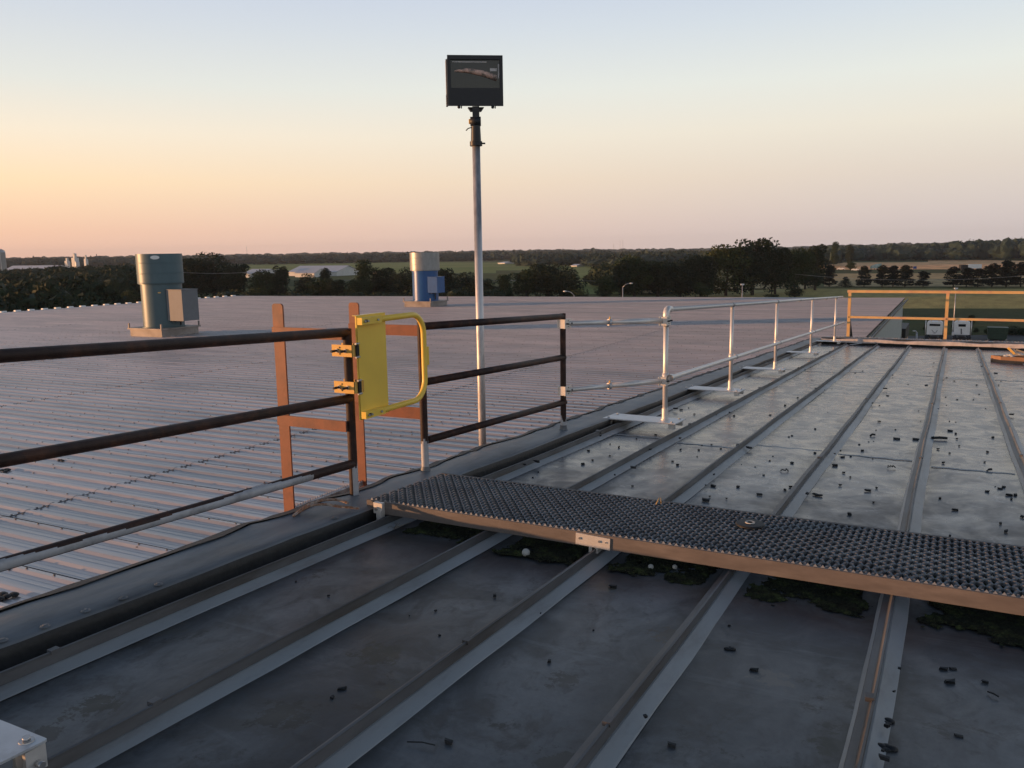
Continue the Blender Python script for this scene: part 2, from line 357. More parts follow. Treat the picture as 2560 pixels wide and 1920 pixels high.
# ================================================================ HILLS AND FAR WOODS
def hills(name, x0, x1, R, h, seed, m):
    r = random.Random(seed); n = 90; b = MB(); ph = [r.uniform(0, 6.28) for _ in range(6)]
    vs = []; rows = 7
    for j in range(rows):
        for i in range(n):
            px = x0 + (x1 - x0) * i / (n - 1); d = sight(px, hz(px)); d = d / math.hypot(d[0], d[1])
            rr = R * (1 + .28 * (j / (rows - 1))); t = i / n * 12
            e = min(1, 4 * i / n) * (.5 + .22 * math.sin(t + ph[0]) + .15 * math.sin(2.3 * t + ph[1]) + .08 * math.sin(5.1 * t + ph[2]))
            z = h * e * math.sin(math.pi * min(1, j / (rows - 2))) if 0 < j < rows - 1 else -.4
            vs.append((d[0] * rr, d[1] * rr, z))
    b.add(vs, [(j * n + i, j * n + i + 1, (j + 1) * n + i + 1, (j + 1) * n + i) for j in range(rows - 1) for i in range(n - 1)], True)
    return tag(b.build(name, m), kind='structure')
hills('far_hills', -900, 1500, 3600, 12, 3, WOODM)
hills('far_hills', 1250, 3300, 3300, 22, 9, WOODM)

# unit crown blob
def ico():
    t = (1 + 5 ** .5) / 2
    v = [(-1, t, 0), (1, t, 0), (-1, -t, 0), (1, -t, 0), (0, -1, t), (0, 1, t), (0, -1, -t), (0, 1, -t), (t, 0, -1), (t, 0, 1), (-t, 0, -1), (-t, 0, 1)]
    f = [(0, 11, 5), (0, 5, 1), (0, 1, 7), (0, 7, 10), (0, 10, 11), (1, 5, 9), (5, 11, 4), (11, 10, 2), (10, 7, 6), (7, 1, 8), (3, 9, 4), (3, 4, 2), (3, 2, 6), (3, 6, 8), (3, 8, 9), (4, 9, 5), (2, 4, 11), (6, 2, 10), (8, 6, 7), (9, 8, 1)]
    v = [Vector(x).normalized() for x in v]; c = {}
    def mid(a, b):
        k = (min(a, b), max(a, b))
        if k not in c: v.append(((v[a] + v[b]) / 2).normalized()); c[k] = len(v) - 1
        return c[k]
    nf = []
    for a, b, d in f:
        x, y, z = mid(a, b), mid(b, d), mid(d, a); nf += [(a, x, z), (b, y, x), (d, z, y), (x, y, z)]
    return np.array([tuple(x) for x in v]), np.array(nf)
IV, IF = ico()
def np_mesh(name, V, Fc, m, smooth=False):
    me = bpy.data.meshes.new(name); nf = len(Fc); k = Fc.shape[1]
    me.vertices.add(len(V)); me.vertices.foreach_set('co', V.astype(np.float32).ravel())
    me.loops.add(nf * k); me.loops.foreach_set('vertex_index', Fc.astype(np.int32).ravel())
    me.polygons.add(nf); me.polygons.foreach_set('loop_start', np.arange(0, nf * k, k, dtype=np.int32))
    me.polygons.foreach_set('use_smooth', np.full(nf, smooth)); me.update(calc_edges=True); me.validate(); me.materials.append(m)
    return me
def woods(name, spots, m, leafy=0, seed=1, label='', ls=1.0):
    """one mass of many crowns: spots = (x, y, z, radius, height); leaf clumps roughen each crown"""
    g = np.random.RandomState(seed); Vs = []; Fs = []; o = 0
    for x, y, z, r, h in spots:
        V = IV * (1 + g.uniform(-.28, .28, (len(IV), 1))) * np.array([r, r, h * .5]) + np.array([x, y, z + h * .52])
        V = (V - np.array([x, y, z + h * .5])) * (.86 if leafy else 1) + np.array([x, y, z + h * .5]); Vs.append(V); Fs.append(IF + o); o += len(V)
        if leafy:
            n = leafy; a = g.normal(size=(n, 3)); a /= np.linalg.norm(a, axis=1)[:, None]; a[:, 2] = np.abs(a[:, 2]) * 1.1 - .25
            c = a * np.array([r, r, h * .5]) * g.uniform(.9, 1.14, (n, 1)) + np.array([x, y, z + h * .52])
            T = g.normal(size=(n, 3, 3)) * (.16 * r * ls if n < 100 else .075 * r * ls)
            Vs.append((c[:, None, :] + T).reshape(-1, 3)); Fs.append(np.arange(n * 3).reshape(-1, 3) + o); o += n * 3
    me = np_mesh(name, np.concatenate(Vs), np.concatenate(Fs), m)
    ob = bpy.data.objects.new(name, me); COL.objects.link(ob); tag(ob, label, 'woods', None, 'stuff'); return ob
def wood_band(name, x0, x1, R0, R1, n, r, h, seed, label, m=WOODM, leafy=0, zf=None, hf=None):
    g = random.Random(seed); S = []
    for i in range(n):
        px = g.uniform(x0, x1); R = g.uniform(R0, R1); d = sight(px, hz(px)); q = R / math.hypot(d[0], d[1])
        x, y = d[0] * q, d[1] * q
        hh = h * g.uniform(.65, 1.15) * (hf(px) if hf else 1)
        S.append((x, y, (zf(px, R) if zf else 0), r * g.uniform(.7, 1.3), hh))
    return woods(name, S, m, leafy, seed, label)
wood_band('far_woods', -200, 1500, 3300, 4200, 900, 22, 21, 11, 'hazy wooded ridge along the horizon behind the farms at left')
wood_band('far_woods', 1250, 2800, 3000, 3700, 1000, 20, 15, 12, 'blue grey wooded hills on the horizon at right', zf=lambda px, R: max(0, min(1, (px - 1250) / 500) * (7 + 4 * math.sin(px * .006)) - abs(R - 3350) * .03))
wood_band('distant_woods', 640, 1520, 1500, 2100, 700, 12, 14, 13, 'dark belt of woods behind the green crop fields', leafy=50)
wood_band('distant_woods', -150, 660, 1560, 2300, 700, 12, 15, 14, 'dark belt of woods behind the grain elevators', leafy=50)
wood_band('distant_woods', 1480, 2080, 700, 1500, 420, 10, 11, 15, 'woods behind the tallest broadleaf grove', leafy=70)
wood_band('distant_woods', 2040, 2700, 930, 1500, 520, 9, 15, 16, 'dark woods along the far side of the ripe wheat field', leafy=110, hf=lambda px: 1.0 + max(0, (px - 2250) / 900))
wood_band('distant_woods', 1290, 1500, 800, 1300, 90, 8, 11, 17, 'woods behind the mown pasture gap', leafy=80)
wood_band('near_woods', -120, 250, 330, 640, 150, 6, 9, 18, 'dense dark trees in front of the long white shed', LEAF[0], leafy=420)
wood_band('near_woods', 120, 430, 300, 560, 110, 6, 10.5, 19, 'dense dark trees behind the grey exhaust fan', LEAF[0], leafy=420)
wood_band('near_woods', -60, 225, 150, 230, 34, 6, 9.5, 20, 'dark thicket just beyond the left eave of the lower roof', LEAF[0], leafy=900)
wood_band('near_woods', 560, 1250, 215, 300, 60, 4.5, 4.2, 23, 'low scrub just beyond the far edge of the lower roof', LEAF[0], leafy=500)
wood_band('near_woods', 1490, 1760, 290, 380, 40, 6, 9, 24, 'undergrowth filling the tall grove', LEAF[0], leafy=500)

# ================================================================ TREES
def leaf_cloud(g, lobes, n, size, flat=1.0):
    Vs = []
    for (x, y, z, rx, ry, rz), k in lobes:
        m_ = int(n * k); a = g.normal(size=(m_, 3)); a /= np.linalg.norm(a, axis=1)[:, None]
        rr = g.uniform(.55, 1.06, (m_, 1)) ** .6
        c = a * rr * np.array([rx, ry, rz]) + np.array([x, y, z])
        u = g.normal(size=(m_, 3)); u[:, 2] *= flat; u /= np.linalg.norm(u, axis=1)[:, None]
        w_ = g.normal(size=(m_, 3)); w_[:, 2] *= flat; w_ -= u * (u * w_).sum(1)[:, None]; w_ /= np.linalg.norm(w_, axis=1)[:, None]
        s = size * g.uniform(.5, 1.3, (m_, 1))
        Vs.append(np.stack([c - u * s, c + w_ * s * .7, c + u * s, c - w_ * s * .7], 1).reshape(-1, 3))
    V = np.concatenate(Vs); return V, np.arange(len(V)).reshape(-1, 4)
def trunk_mb(g, H, r, nb, spread, z0):
    b = MB(); pts = [(0, 0, -.1)]; x = y = 0
    for i in range(1, 6):
        x += g.uniform(-.02, .02) * H; y += g.uniform(-.02, .02) * H; pts.append((x, y, H * .8 * i / 5))
    b.tube(pts, [r * (1 - .16 * i) for i in range(6)], 7)
    for i in range(nb):
        t = 2.4 * i; z = H * (z0 + (.8 - z0) * i / nb); k = spread * (1.05 - .5 * i / nb)
        b.tube([(x * z / (H * .8), y * z / (H * .8), z), (math.cos(t) * k * .5, math.sin(t) * k * .5, z + H * .07), (math.cos(t) * k, math.sin(t) * k, z + H * .13)], [r * .4, r * .28, r * .1], 5)
    return b
PROTO = []
def make_tree(kind, seed, matl):
    """unit-height trees (height 1 m, scaled when placed)"""
    g = np.random.RandomState(seed); r = random.Random(seed)
    lobes = []
    if kind == 'broad':
        for i in range(26):
            t = r.uniform(0, 6.28); q = r.uniform(.06, .31); z = r.uniform(.14, .86); q *= 1.2 - 1.3 * abs(z - .45)
            s = r.uniform(.10, .18)
            lobes.append(((q * math.cos(t), q * math.sin(t), z, s * 1.15, s * 1.15, s * .85), r.uniform(.6, 1.2)))
        lobes.append(((0, 0, .48, .27, .27, .34), 5))
        V, Fc = leaf_cloud(g, lobes, 230, .020)
        tr = trunk_mb(r, 1, .03, 7, .26, .2)
    elif kind == 'tall':
        for i in range(16):
            t = r.uniform(0, 6.28); z = r.uniform(.2, .88); q = r.uniform(0, .17) * (1.1 - z * .6); s = r.uniform(.07, .13)
            lobes.append(((q * math.cos(t), q * math.sin(t), z, s, s, s * 1.2), 1))
        lobes.append(((0, 0, .48, .14, .14, .40), 5))
        V, Fc = leaf_cloud(g, lobes, 220, .018)
        tr = trunk_mb(r, 1, .022, 6, .14, .2)
    elif kind == 'bush':
        for i in range(14):
            t = r.uniform(0, 6.28); q = r.uniform(0, .42); z = r.uniform(.2, .72) * (1.1 - q); s = r.uniform(.14, .24)
            lobes.append(((q * math.cos(t), q * math.sin(t), z, s * 1.2, s * 1.2, s), 1))
        V, Fc = leaf_cloud(g, lobes, 200, .028)
        tr = trunk_mb(r, .7, .03, 5, .3, .1)
    elif kind == 'pine':
        lv = 9
        for i in range(lv):
            z = .13 + .80 * i / lv; k = r.uniform(.27, .36) * (1 - .66 * (i / lv) ** 1.6)
            for j in range(6):
                if r.random() < .2: continue
                t = r.uniform(0, 6.28); q = k * r.uniform(.35, .85)
                lobes.append(((q * math.cos(t), q * math.sin(t), z + r.uniform(-.03, .03), .12, .12, .045), .6))
        lobes.append(((0, 0, .84, .13, .13, .12), 1.8))
        V, Fc = leaf_cloud(g, lobes, 210, .023, .5)
        tr = trunk_mb(r, 1.1, .02, 9, .24, .2)
    elif kind == 'cone':
        for i in range(9):
            z = .08 + .85 * i / 9; k = .32 * (1 - i / 9.5)
            for j in range(6):
                t = r.uniform(0, 6.28); lobes.append(((k * .6 * math.cos(t), k * .6 * math.sin(t), z, k * .55 + .02, k * .55 + .02, .06), .8))
        V, Fc = leaf_cloud(g, lobes, 60, .024, .6)
        tr = trunk_mb(r, 1.1, .02, 4, .1, .2)
    me = np_mesh('crown', V, Fc, matl); tr_me = tr.build('trunk', M['bark']).data
    tmp = [o for o in COL.objects if o.data is tr_me][0]; bpy.data.objects.remove(tmp)
    return me, tr_me
KIND = {}
for kind, ms in (('broad', (0, 1, 0, 2, 0)), ('tall', (0, 1, 0)), ('bush', (1, 2, 0)), ('pine', (3, 3, 3, 3)), ('cone', (3, 0))):
    KIND[kind] = [make_tree(kind, 31 + 7 * i + len(kind) * 3, LEAF[k]) for i, k in enumerate(ms)]
def plant(name, kind, var, px, ytop, ybase, wpx, label, cat='tree', group=None):
    """stands a tree on the ground where the sight line (px, ybase) meets it, as tall and wide as measured there"""
    p = GR(px, ybase); D = math.hypot(p.x, p.y); q = Vector((p.x, p.y, CZ)).normalized()
    depth = float(np.dot(np.array([p.x, p.y, -CZ]), _fw)); H = (ybase - ytop) * depth / F_PX
    Wm = wpx * depth / F_PX
    base_w = {'broad': .78, 'tall': .42, 'bush': 1.15, 'pine': .66, 'cone': .62}[kind]
    e = empty(name, (p.x, p.y, 0), label, cat, group); e.rotation_euler.z = rnd.uniform(0, 6.28)
    k = Wm / base_w
    cm, tm = KIND[kind][var % len(KIND[kind])]
    for nm, me in (('crown', cm), ('trunk', tm)):
        o = bpy.data.objects.new(nm, me); COL.objects.link(o); o.parent = e; o.scale = (k, k, H * 1.03)
    return e
GB = 'broadleaf trees beyond the lower roof'
T = [ # kind, variant, px, top, base, width, label
 ('broad', 0, 480, 640, 752, 120, 'dark spreading tree just right of the grey fan, nearest to it'),
 ('broad', 2, 540, 632, 748, 150, 'tallest dark tree right of the grey fan, with a domed top'),
 ('broad', 0, 590, 655, 750, 90, 'dark tree at the right shoulder of the domed tree'),
 ('broad', 1, 668, 666, 752, 84, 'round tree in front of the small white shed roof'),
 ('tall', 0, 706, 662, 752, 46, 'narrow dark tree touching the left end of the white barn'),
 ('bush', 1, 640, 705, 760, 80, 'olive bush at the foot of the round tree by the shed'),
 ('broad', 2, 770, 684, 754, 70, 'dark tree under the left gable of the white barn'),
 ('broad', 1, 805, 690, 756, 80, 'olive green tree in front of the white barn'),
 ('tall', 2, 815, 664, 730, 34, 'single round tree sticking up in front of the barn roof'),
 ('broad', 0, 840, 695, 757, 62, 'dark tree at the right end of the white barn'),
 ('tall', 1, 912, 652, 754, 52, 'pointed thin crowned tree left of the blue fan'),
 ('broad', 1, 900, 690, 756, 70, 'mid green tree at the foot of the pointed tree'),
 ('broad', 0, 958, 664, 752, 84, 'dark tree between the pointed tree and the blue fan'),
 ('broad', 2, 1005, 670, 754, 80, 'dark tree touching the left side of the blue fan'),
 ('broad', 0, 1050, 685, 757, 80, 'dark tree directly behind the blue fan'),
 ('broad', 0, 1112, 666, 752, 76, 'dark tree just right of the blue fan motor box'),
 ('broad', 2, 1160, 680, 754, 90, 'broad dark tree left of the floodlight pole'),
 ('broad', 0, 1206, 694, 757, 80, 'dark tree right behind the floodlight pole'),
 ('tall', 1, 1262, 688, 757, 46, 'small olive tree right of the floodlight pole beside a field gap'),
 ('broad', 1, 1318, 664, 752, 90, 'mid green tree forming the left of the wide central clump'),
 ('broad', 0, 1370, 654, 752, 110, 'dark tree in the middle of the wide central clump'),
 ('broad', 2, 1420, 668, 754, 90, 'dark tree at the right of the central clump behind a street lamp'),
 ('bush', 0, 1448, 712, 760, 60, 'low bush at the right end of the central clump'),
 ('broad', 1, 1516, 684, 752, 60, 'small tree at the left foot of the tall central grove'),
 ('tall', 2, 1556, 640, 748, 60, 'narrow tree leading the left side of the tall central grove'),
 ('broad', 1, 1586, 626, 746, 104, 'peaked tree of the tall central grove with bare branches'),
 ('broad', 0, 1645, 648, 745, 100, 'dark tree behind the bent street lamp in the centre'),
 ('broad', 2, 1700, 646, 743, 96, 'dark tree left of the scrub bush and below the white farmhouse'),
 ('broad', 0, 1752, 632, 742, 90, 'tree at the left shoulder of the tallest grove'),
 ('broad', 3, 1815, 610, 740, 116, 'big tree at the left of the tallest grove'),
 ('broad', 0, 1880, 590, 738, 130, 'tallest tree in view, with a broad domed crown'),
 ('broad', 0, 1938, 612, 736, 92, 'dark tree right of the tallest tree'),
 ('broad', 1, 1985, 610, 733, 96, 'tree with a lumpy crown near the right end of the grove'),
 ('tall', 0, 2038, 609, 726, 66, 'last upright tree at the right end of the grove'),
 ('broad', 0, 2012, 640, 724, 74, 'lower dark tree filling the right end of the grove'),
 ('bush', 0, 1752, 696, 745, 64, 'round bush standing alone before the dry meadow'),
 ('bush', 2, 1986, 708, 744, 60, 'round bush right of the utility pole on the meadow edge'),
 ('bush', 0, 1928, 732, 745, 40, 'low shrub at the foot of the utility pole'),
 ('pine', 0, 2073, 661, 717, 40, 'slim pine right beside the grove'),
 ('cone', 1, 2113, 690, 718, 38, 'small cone shaped spruce left of the pines'),
 ('pine', 1, 2159, 664, 718, 44, 'pine standing alone right of the small spruce'),
 ('pine', 2, 2205, 662, 718, 46, 'left pine of the close clump of three'),
 ('pine', 0, 2232, 663, 717, 44, 'middle pine of the close clump of three'),
 ('pine', 3, 2262, 662, 718, 46, 'right pine of the close clump of three'),
 ('pine', 1, 2307, 677, 718, 42, 'short pine standing alone above the middle rail post'),
 ('pine', 2, 2382, 666, 718, 50, 'left pine of the long clump below the highway lorry'),
 ('pine', 0, 2415, 668, 717, 50, 'pine under the dark end of the highway lorry'),
 ('pine', 3, 2445, 670, 718, 48, 'pine under the white end of the highway lorry'),
 ('pine', 1, 2480, 658, 718, 52, 'tall pine right of the highway lorry'),
 ('pine', 0, 2515, 650, 718, 56, 'tall pine near the right picture edge'),
 ('pine', 2, 2552, 655, 718, 60, 'tall pine at the right picture edge'),
 ('tall', 1, 2085, 606, 667, 22, 'left of two dark poplar shaped trees on the skyline'),
 ('tall', 2, 2124, 607, 667, 24, 'right of two dark poplar shaped trees on the skyline'),
 ('broad', 1, 2127, 653, 676, 26, 'reddish small tree beside the billboard'),
 ('bush', 1, 262, 724, 770, 50, 'olive green bush left of the grey fan'),
 ('bush', 1, 322, 712, 768, 56, 'olive green bush directly left of the grey fan'),
 ('bush', 0, 205, 738, 775, 60, 'dark bush beyond the lit roof rib ends'),
 ('bush', 0, 2312, 812, 825, 12, 'tiny sapling on the lawn behind the hooked street lamp'),
 ('tall', 0, 2428, 786, 818, 24, 'small dark tree on the lawn right of the second lorry cab'),
 ('bush', 2, 2440, 818, 832, 18, 'small shrub right of the second lorry cab'),
 ('bush', 0, 2480, 815, 838, 40, 'dark shrub behind the green container'),
 ('bush', 2, 2530, 812, 838, 56, 'dark shrub right of the green container'),
 ('bush', 0, 2560, 814, 838, 40, 'dark shrub at the right picture edge'),
]
for k, v, px, yt, yb, wp, lb in T:
    nm = {'broad': 'broadleaf_tree', 'tall': 'upright_tree', 'bush': 'bush', 'pine': 'pine_tree', 'cone': 'conifer'}[k]
    plant(nm, k, v, px, yt, yb, wp, lb, {'bush': 'bush'}.get(k, 'tree'), {'broad': GB, 'tall': GB, 'bush': 'bushes on the fields', 'pine': 'pines along the stubble field', 'cone': 'conifers on the fields'}[k])

# ================================================================ FARM BUILDINGS, POLES AND TRAFFIC IN THE DISTANCE
def gable(name, px0, px1, ybase, ytop, depth, label, roofm='barnroof', wallm='barnwall', eave=.45, ang=0, cat='building'):
    a = GR(px0, ybase); b_ = GR(px1, ybase); a.z = b_.z = 0
    ctr = (a + b_) / 2; u = (b_ - a); Wd = u.length; u.normalize(); v = Vector((-u.y, u.x, 0))
    if v.y < 0: v = -v
    dep = float(np.dot(np.array([ctr.x, ctr.y, -CZ]), _fw)); H = (ybase - ytop) * dep / F_PX; he = H * eave
    e = empty(name, ctr, label, cat)
    A = ctr - u * Wd / 2; B = ctr + u * Wd / 2; Z = Vector((0, 0, 1))
    w_ = MB(); w_.prism([A, A + Z * he, A + v * depth / 2 + Z * (H - .15), A + v * depth + Z * he, A + v * depth], u * Wd); w_.build('wall', M[wallm], e)
    r = MB(); o = u * .6
    for s0, s1 in ((-.8, depth / 2), (depth + .8, depth / 2)):
        z0 = he - (H - he) * .8 / (depth / 2)
        p = [A - o + v * s0 + Z * (z0 + .1), B + o + v * s0 + Z * (z0 + .1), B + o + v * s1 + Z * (H + .1), A - o + v * s1 + Z * (H + .1)]
        r.prism(p, Z * .15)
    r.build('roof', M[roofm], e)
    d = MB(); d.box(ctr - v * .06 + u * Wd * .2 + Z * he * .38, (Wd * .16, .1, he * .76), math.atan2(u.y, u.x)); d.build('door', M['cream'], e)
    return e
gable('barn', 722, 842, 690, 666, 26, 'long white barn with a pale steel roof among the trees at left centre', eave=.42)
gable('barn', 738, 786, 693, 673, 14, 'small gabled lean-to in front of the long white barn', eave=.5)
gable('shed', 610, 655, 694, 674, 18, 'white shed with a pale roof between two dark trees left of the barn', eave=.5)
gable('shed', 612, 645, 656, 648, 30, 'far white shed left of the crop field')
gable('shed', 650, 684, 656, 649, 30, 'second far white shed beside the first at the crop field')
gable('shed', 838, 864, 657, 652, 20, 'tiny far white shed above the barn')
gable('shed', 1245, 1262, 660, 655, 20, 'tiny far white shed right of the floodlight pole')
gable('shed', 5, 128, 688, 665, 24, 'long pale shed beside the silo at left', eave=.4)
gable('shed', 95, 136, 690, 675, 16, 'white shed end at the right of the long pale shed', eave=.5)
gable('farmhouse', 1626, 1668, 654, 640, 30, 'white farmhouse roof on the wooded slope above the grove')
gable('shed', 1428, 1442, 667, 661, 12, 'small farmstead shed above the pasture gap')
gable('shed', 2528, 2548, 622, 616, 30, 'tiny white house on the wooded hill at right')
# silo
p = GR(6, 704); p.z = 0
e = empty('silo', p, 'grey concrete silo with a domed cap at the left picture edge', 'silo')
D = float(np.dot(np.array([p.x, p.y, -CZ]), _fw)); r0 = 13 * D / F_PX; H = (704 - 632) * D / F_PX
MB().lathe(p, [(0, 0), (r0, 0), (r0, H)], 32).build('shaft', M['conc'], e)
MB().lathe(p + Vector((0, 0, H)), [(r0 * 1.03, 0), (r0 * .9, r0 * .35), (r0 * .5, r0 * .6), (0, r0 * .68)], 32).build('dome', M['galvpole'], e)
lb = MB()
for t in (-.15, .15): lb.tube([p + Vector((r0 * 1.05 * math.cos(-.6 + t), r0 * 1.05 * math.sin(-.6 + t), 0)), p + Vector((r0 * 1.05 * math.cos(-.6 + t), r0 * 1.05 * math.sin(-.6 + t), H))], .12, 6)
lb.build('chute', M['white'], e)
# grain elevators
for px, yt, wpx, lbl in ((170, 645, 9, 'left tower of the far grain elevator'), (190, 634, 12, 'tallest peaked tower of the far grain elevator'), (217, 638, 7, 'separate right tower of the far grain elevator')):
    q = GR(px, 672); q.z = 0; D = float(np.dot(np.array([q.x, q.y, -CZ]), _fw)); s = D / F_PX; H = (672 - yt) * s
    e = empty('grain_elevator', q, lbl, 'grain elevator', 'grain elevator towers on the skyline')
    MB().box(q + Vector((0, 0, H * .36)), (wpx * s, wpx * s, H * .72)).build('tower', M['barnwall'], e)
    t_ = MB(); t_.box(q + Vector((0, 0, H * .83)), (wpx * s * .5, wpx * s * .5, H * .22)); t_.prism([q + Vector((-wpx * s * .3, -wpx * s * .3, H * .94)), q + Vector((wpx * s * .3, -wpx * s * .3, H * .94)), q + Vector((0, -wpx * s * .3, H))], (0, wpx * s * .6, 0)); t_.build('head_house', M['barnwall'], e)
    MB().bar(q + Vector((0, 0, H * .8)), q + Vector((-wpx * s * 1.1, 0, 0)), s * 1.1, s * 1.1).build('conveyor_leg', M['galvpole'], e)
    if px < 200: MB().lathe(q + Vector((wpx * s * 1.0, -2, 0)), [(0, 0), (wpx * s * .42, 0), (wpx * s * .42, H * .45), (0, H * .58)], 20).build('grain_bin', M['barnroof'], e)
# radio towers
for px, yt, lbl in ((1550, 601, 'left thin radio mast on the horizon'), (1557, 600, 'right and tallest thin radio mast on the horizon'), (1534, 610, 'faint short radio mast left of the pair'), (618, 617, 'thin radio mast above the trees right of the grey fan')):
    d = sight(px, hz(px)); q = d * (3900 / math.hypot(d[0], d[1])); H = (hz(px) - yt) * 3900 / F_PX + 15
    b = MB(); n = 14
    for k in range(3):
        t = 2.09 * k; b.bar((q[0] + .9 * math.cos(t), q[1] + .9 * math.sin(t), 0), (q[0] + .5 * math.cos(t), q[1] + .5 * math.sin(t), H), .35, .35)
    for i in range(n): b.bar((q[0] - .8, q[1], H * i / n), (q[0] + .8, q[1], H * (i + 1) / n), .25, .25)
    tag(b.build('radio_mast', M['galvpole'], None, (q[0], q[1], 0)), lbl, 'radio mast', 'radio masts on the horizon')
# street lamps
def street_lamp(px, yt, yb, arm, label, D=None):
    if D is None: p = GR(px, yb)
    else:
        d = sight(px, yt); p = Vector(tuple(d * (D / float(d @ _fw)))); 
    p.z = 0
    dep = float(np.dot(np.array([p.x, p.y, -CZ]), _fw)); d = sight(px, yt); H = CZ + d[2] * dep
    e = empty('street_lamp', p, label, 'street lamp', 'galvanised street lamps round the works')
    ux = Vector((math.cos(YAW), math.sin(YAW), 0)); Z = Vector((0, 0, 1))
    if arm:
        L_ = arm * dep / F_PX
        top = p + Z * (H - abs(L_) * .45)
        MB().tube([p, top], [.09, .065], 10).build('pole', M['galvpole'], e)
        MB().tube([top - Z * .05, top + ux * L_ * .35 + Z * abs(L_) * .3, top + ux * L_ * .8 + Z * abs(L_) * .43], .05, 8).build('arm', M['galvpole'], e)
        MB().ball(top + ux * L_ * 1.02 + Z * abs(L_) * .42, abs(L_) * .24, 8, (1, .6, .4)).build('lamp_head', M['alu'], e)
    else:
        MB().tube([p, p + Z * H], [.09, .065], 10).build('pole', M['galvpole'], e)
        MB().box(p + Z * (H + .05), (.5, .35, .22), YAW).build('lamp_head', M['alu'], e)
    return e
street_lamp(1435, 726, 0, -22, 'street lamp with its arm bent to the left, beyond the lower roof', 120)
street_lamp(1557, 707, 0, 20, 'street lamp with its arm bent to the right, beyond the lower roof', 125)
street_lamp(1856, 711, 0, 0, 'short straight street lamp near the utility pole', 130)
street_lamp(2390, 721, 0, 0, 'tall thin street lamp by the second lorry cab', 140)
street_lamp(2293, 822, 0, -9, 'hooked street lamp behind the roof kerb left of the lorries', 60)
# utility pole + wires
p = GR(1929, 735); p.z = 0; D = float(np.dot(np.array([p.x, p.y, -CZ]), _fw)); H = (735 - 676) * D / F_PX
e = empty('utility_pole', p, 'wooden utility pole carrying wires in front of the grove', 'utility pole')
MB().tube([p, p + Vector((0, 0, H))], [.2, .14], 10).build('pole', M['wood'], e)
MB().bar(p + Vector((-.9, -.5, H - .8)), p + Vector((.9, .5, H - .8)), .14, .16).build('crossarm', M['wood'], e)
def wire(a, b_, sag, name, lbl):
    a = Vector(a); b_ = Vector(b_); pts = [a.lerp(b_, t / 16) - Vector((0, 0, sag * 4 * (t / 16) * (1 - t / 16))) for t in range(17)]
    tag(MB().tube(pts, .035, 5).build(name, M['galvpole'], None, a), lbl, 'wire', 'overhead power wires')
d = sight(1400, 700); q = d * 275
wire(p + Vector((-.8, -.45, H - .6)), (q[0], q[1], CZ + q[2]), 1.4, 'overhead_wire', 'power wire sagging left from the utility pole across the grove')
d = sight(2600, 686); q = d * 265
wire(p + Vector((.8, .45, H - .6)), (q[0], q[1], CZ + q[2]), 2.2, 'overhead_wire', 'power wire running right from the utility pole past the pines')
a = LO(457, 681); d = sight(455, 681); q = d * 215; d2 = sight(700, 673); q2 = d2 * 225
wire((q[0], q[1], CZ + q[2]), (q2[0], q2[1], CZ + q2[2]), .6, 'overhead_wire', 'power wire crossing the domed tree right of the grey fan')
# billboard
p = GR(2187, 675); p.z = 0; D = float(np.dot(np.array([p.x, p.y, -CZ]), _fw)); s = D / F_PX
e = empty('billboard', p, 'pale green billboard on posts at the edge of the wheat field', 'billboard')
ux = Vector((math.cos(YAW), math.sin(YAW), 0))
MB().prism([p + ux * (-13 * s) + Vector((0, 0, 4 * s)), p + ux * (16 * s) + Vector((0, 0, 4 * s)), p + ux * (16 * s) + Vector((0, 0, 16 * s)), p + ux * (3 * s) + Vector((0, 0, 15 * s)), p + ux * (-11 * s) + Vector((0, 0, 10 * s))], (.1, .35, 0)).build('panel', mat('billboard_print', (.30, .42, .38), .6, 0, .2, .3, 0, 0, (1, 1, 1), (.55, .6, .58), .15, .45, .55), e)
for k in (-9, -1, 7, 14): MB().bar(p + ux * k * s, p + ux * k * s + Vector((0, 0, 4 * s)), .35, .35, (1, 0, 0)).build('post', M['wood'], e)
p = GR(2287, 675); p.z = 0; e = empty('road_sign', p, 'small blue road sign in front of the wheat field', 'sign')
MB().box(p + Vector((0, 0, 6 * s)), (8 * s, .15, 6 * s), YAW).build('sign_panel', M['bluepaint'], e)
for k in (-3, 3): MB().bar(p + ux * k * s, p + ux * k * s + Vector((0, 0, 3 * s)), .2, .2, (1, 0, 0)).build('post', M['wood'], e)
# highway lorry
p = GR(2424, 676); p.z = 0; e = empty('highway_lorry', p, 'long lorry with a black cab end and white trailer beyond the pines', 'lorry')
s = float(np.dot(np.array([p.x, p.y, -CZ]), _fw)) / F_PX
def along(k, z=0): return p + ux * (k * s) + Vector((0, 0, z * s))
MB().box(along(10, 10), (34 * s, 2.6, 10 * s), YAW).build('trailer', M['white'], e)
MB().box(along(-16, 9), (17 * s, 2.6, 11 * s), YAW).build('cab', M['rubber'], e)
for k in (-20, -12, 4, 20, 24): MB().tube([along(k, 2) + Vector((-.6, 1.1, 0)), along(k, 2) + Vector((.6, -1.1, 0))], 1.6 * s, 12).build('wheel', M['tyre'], e)
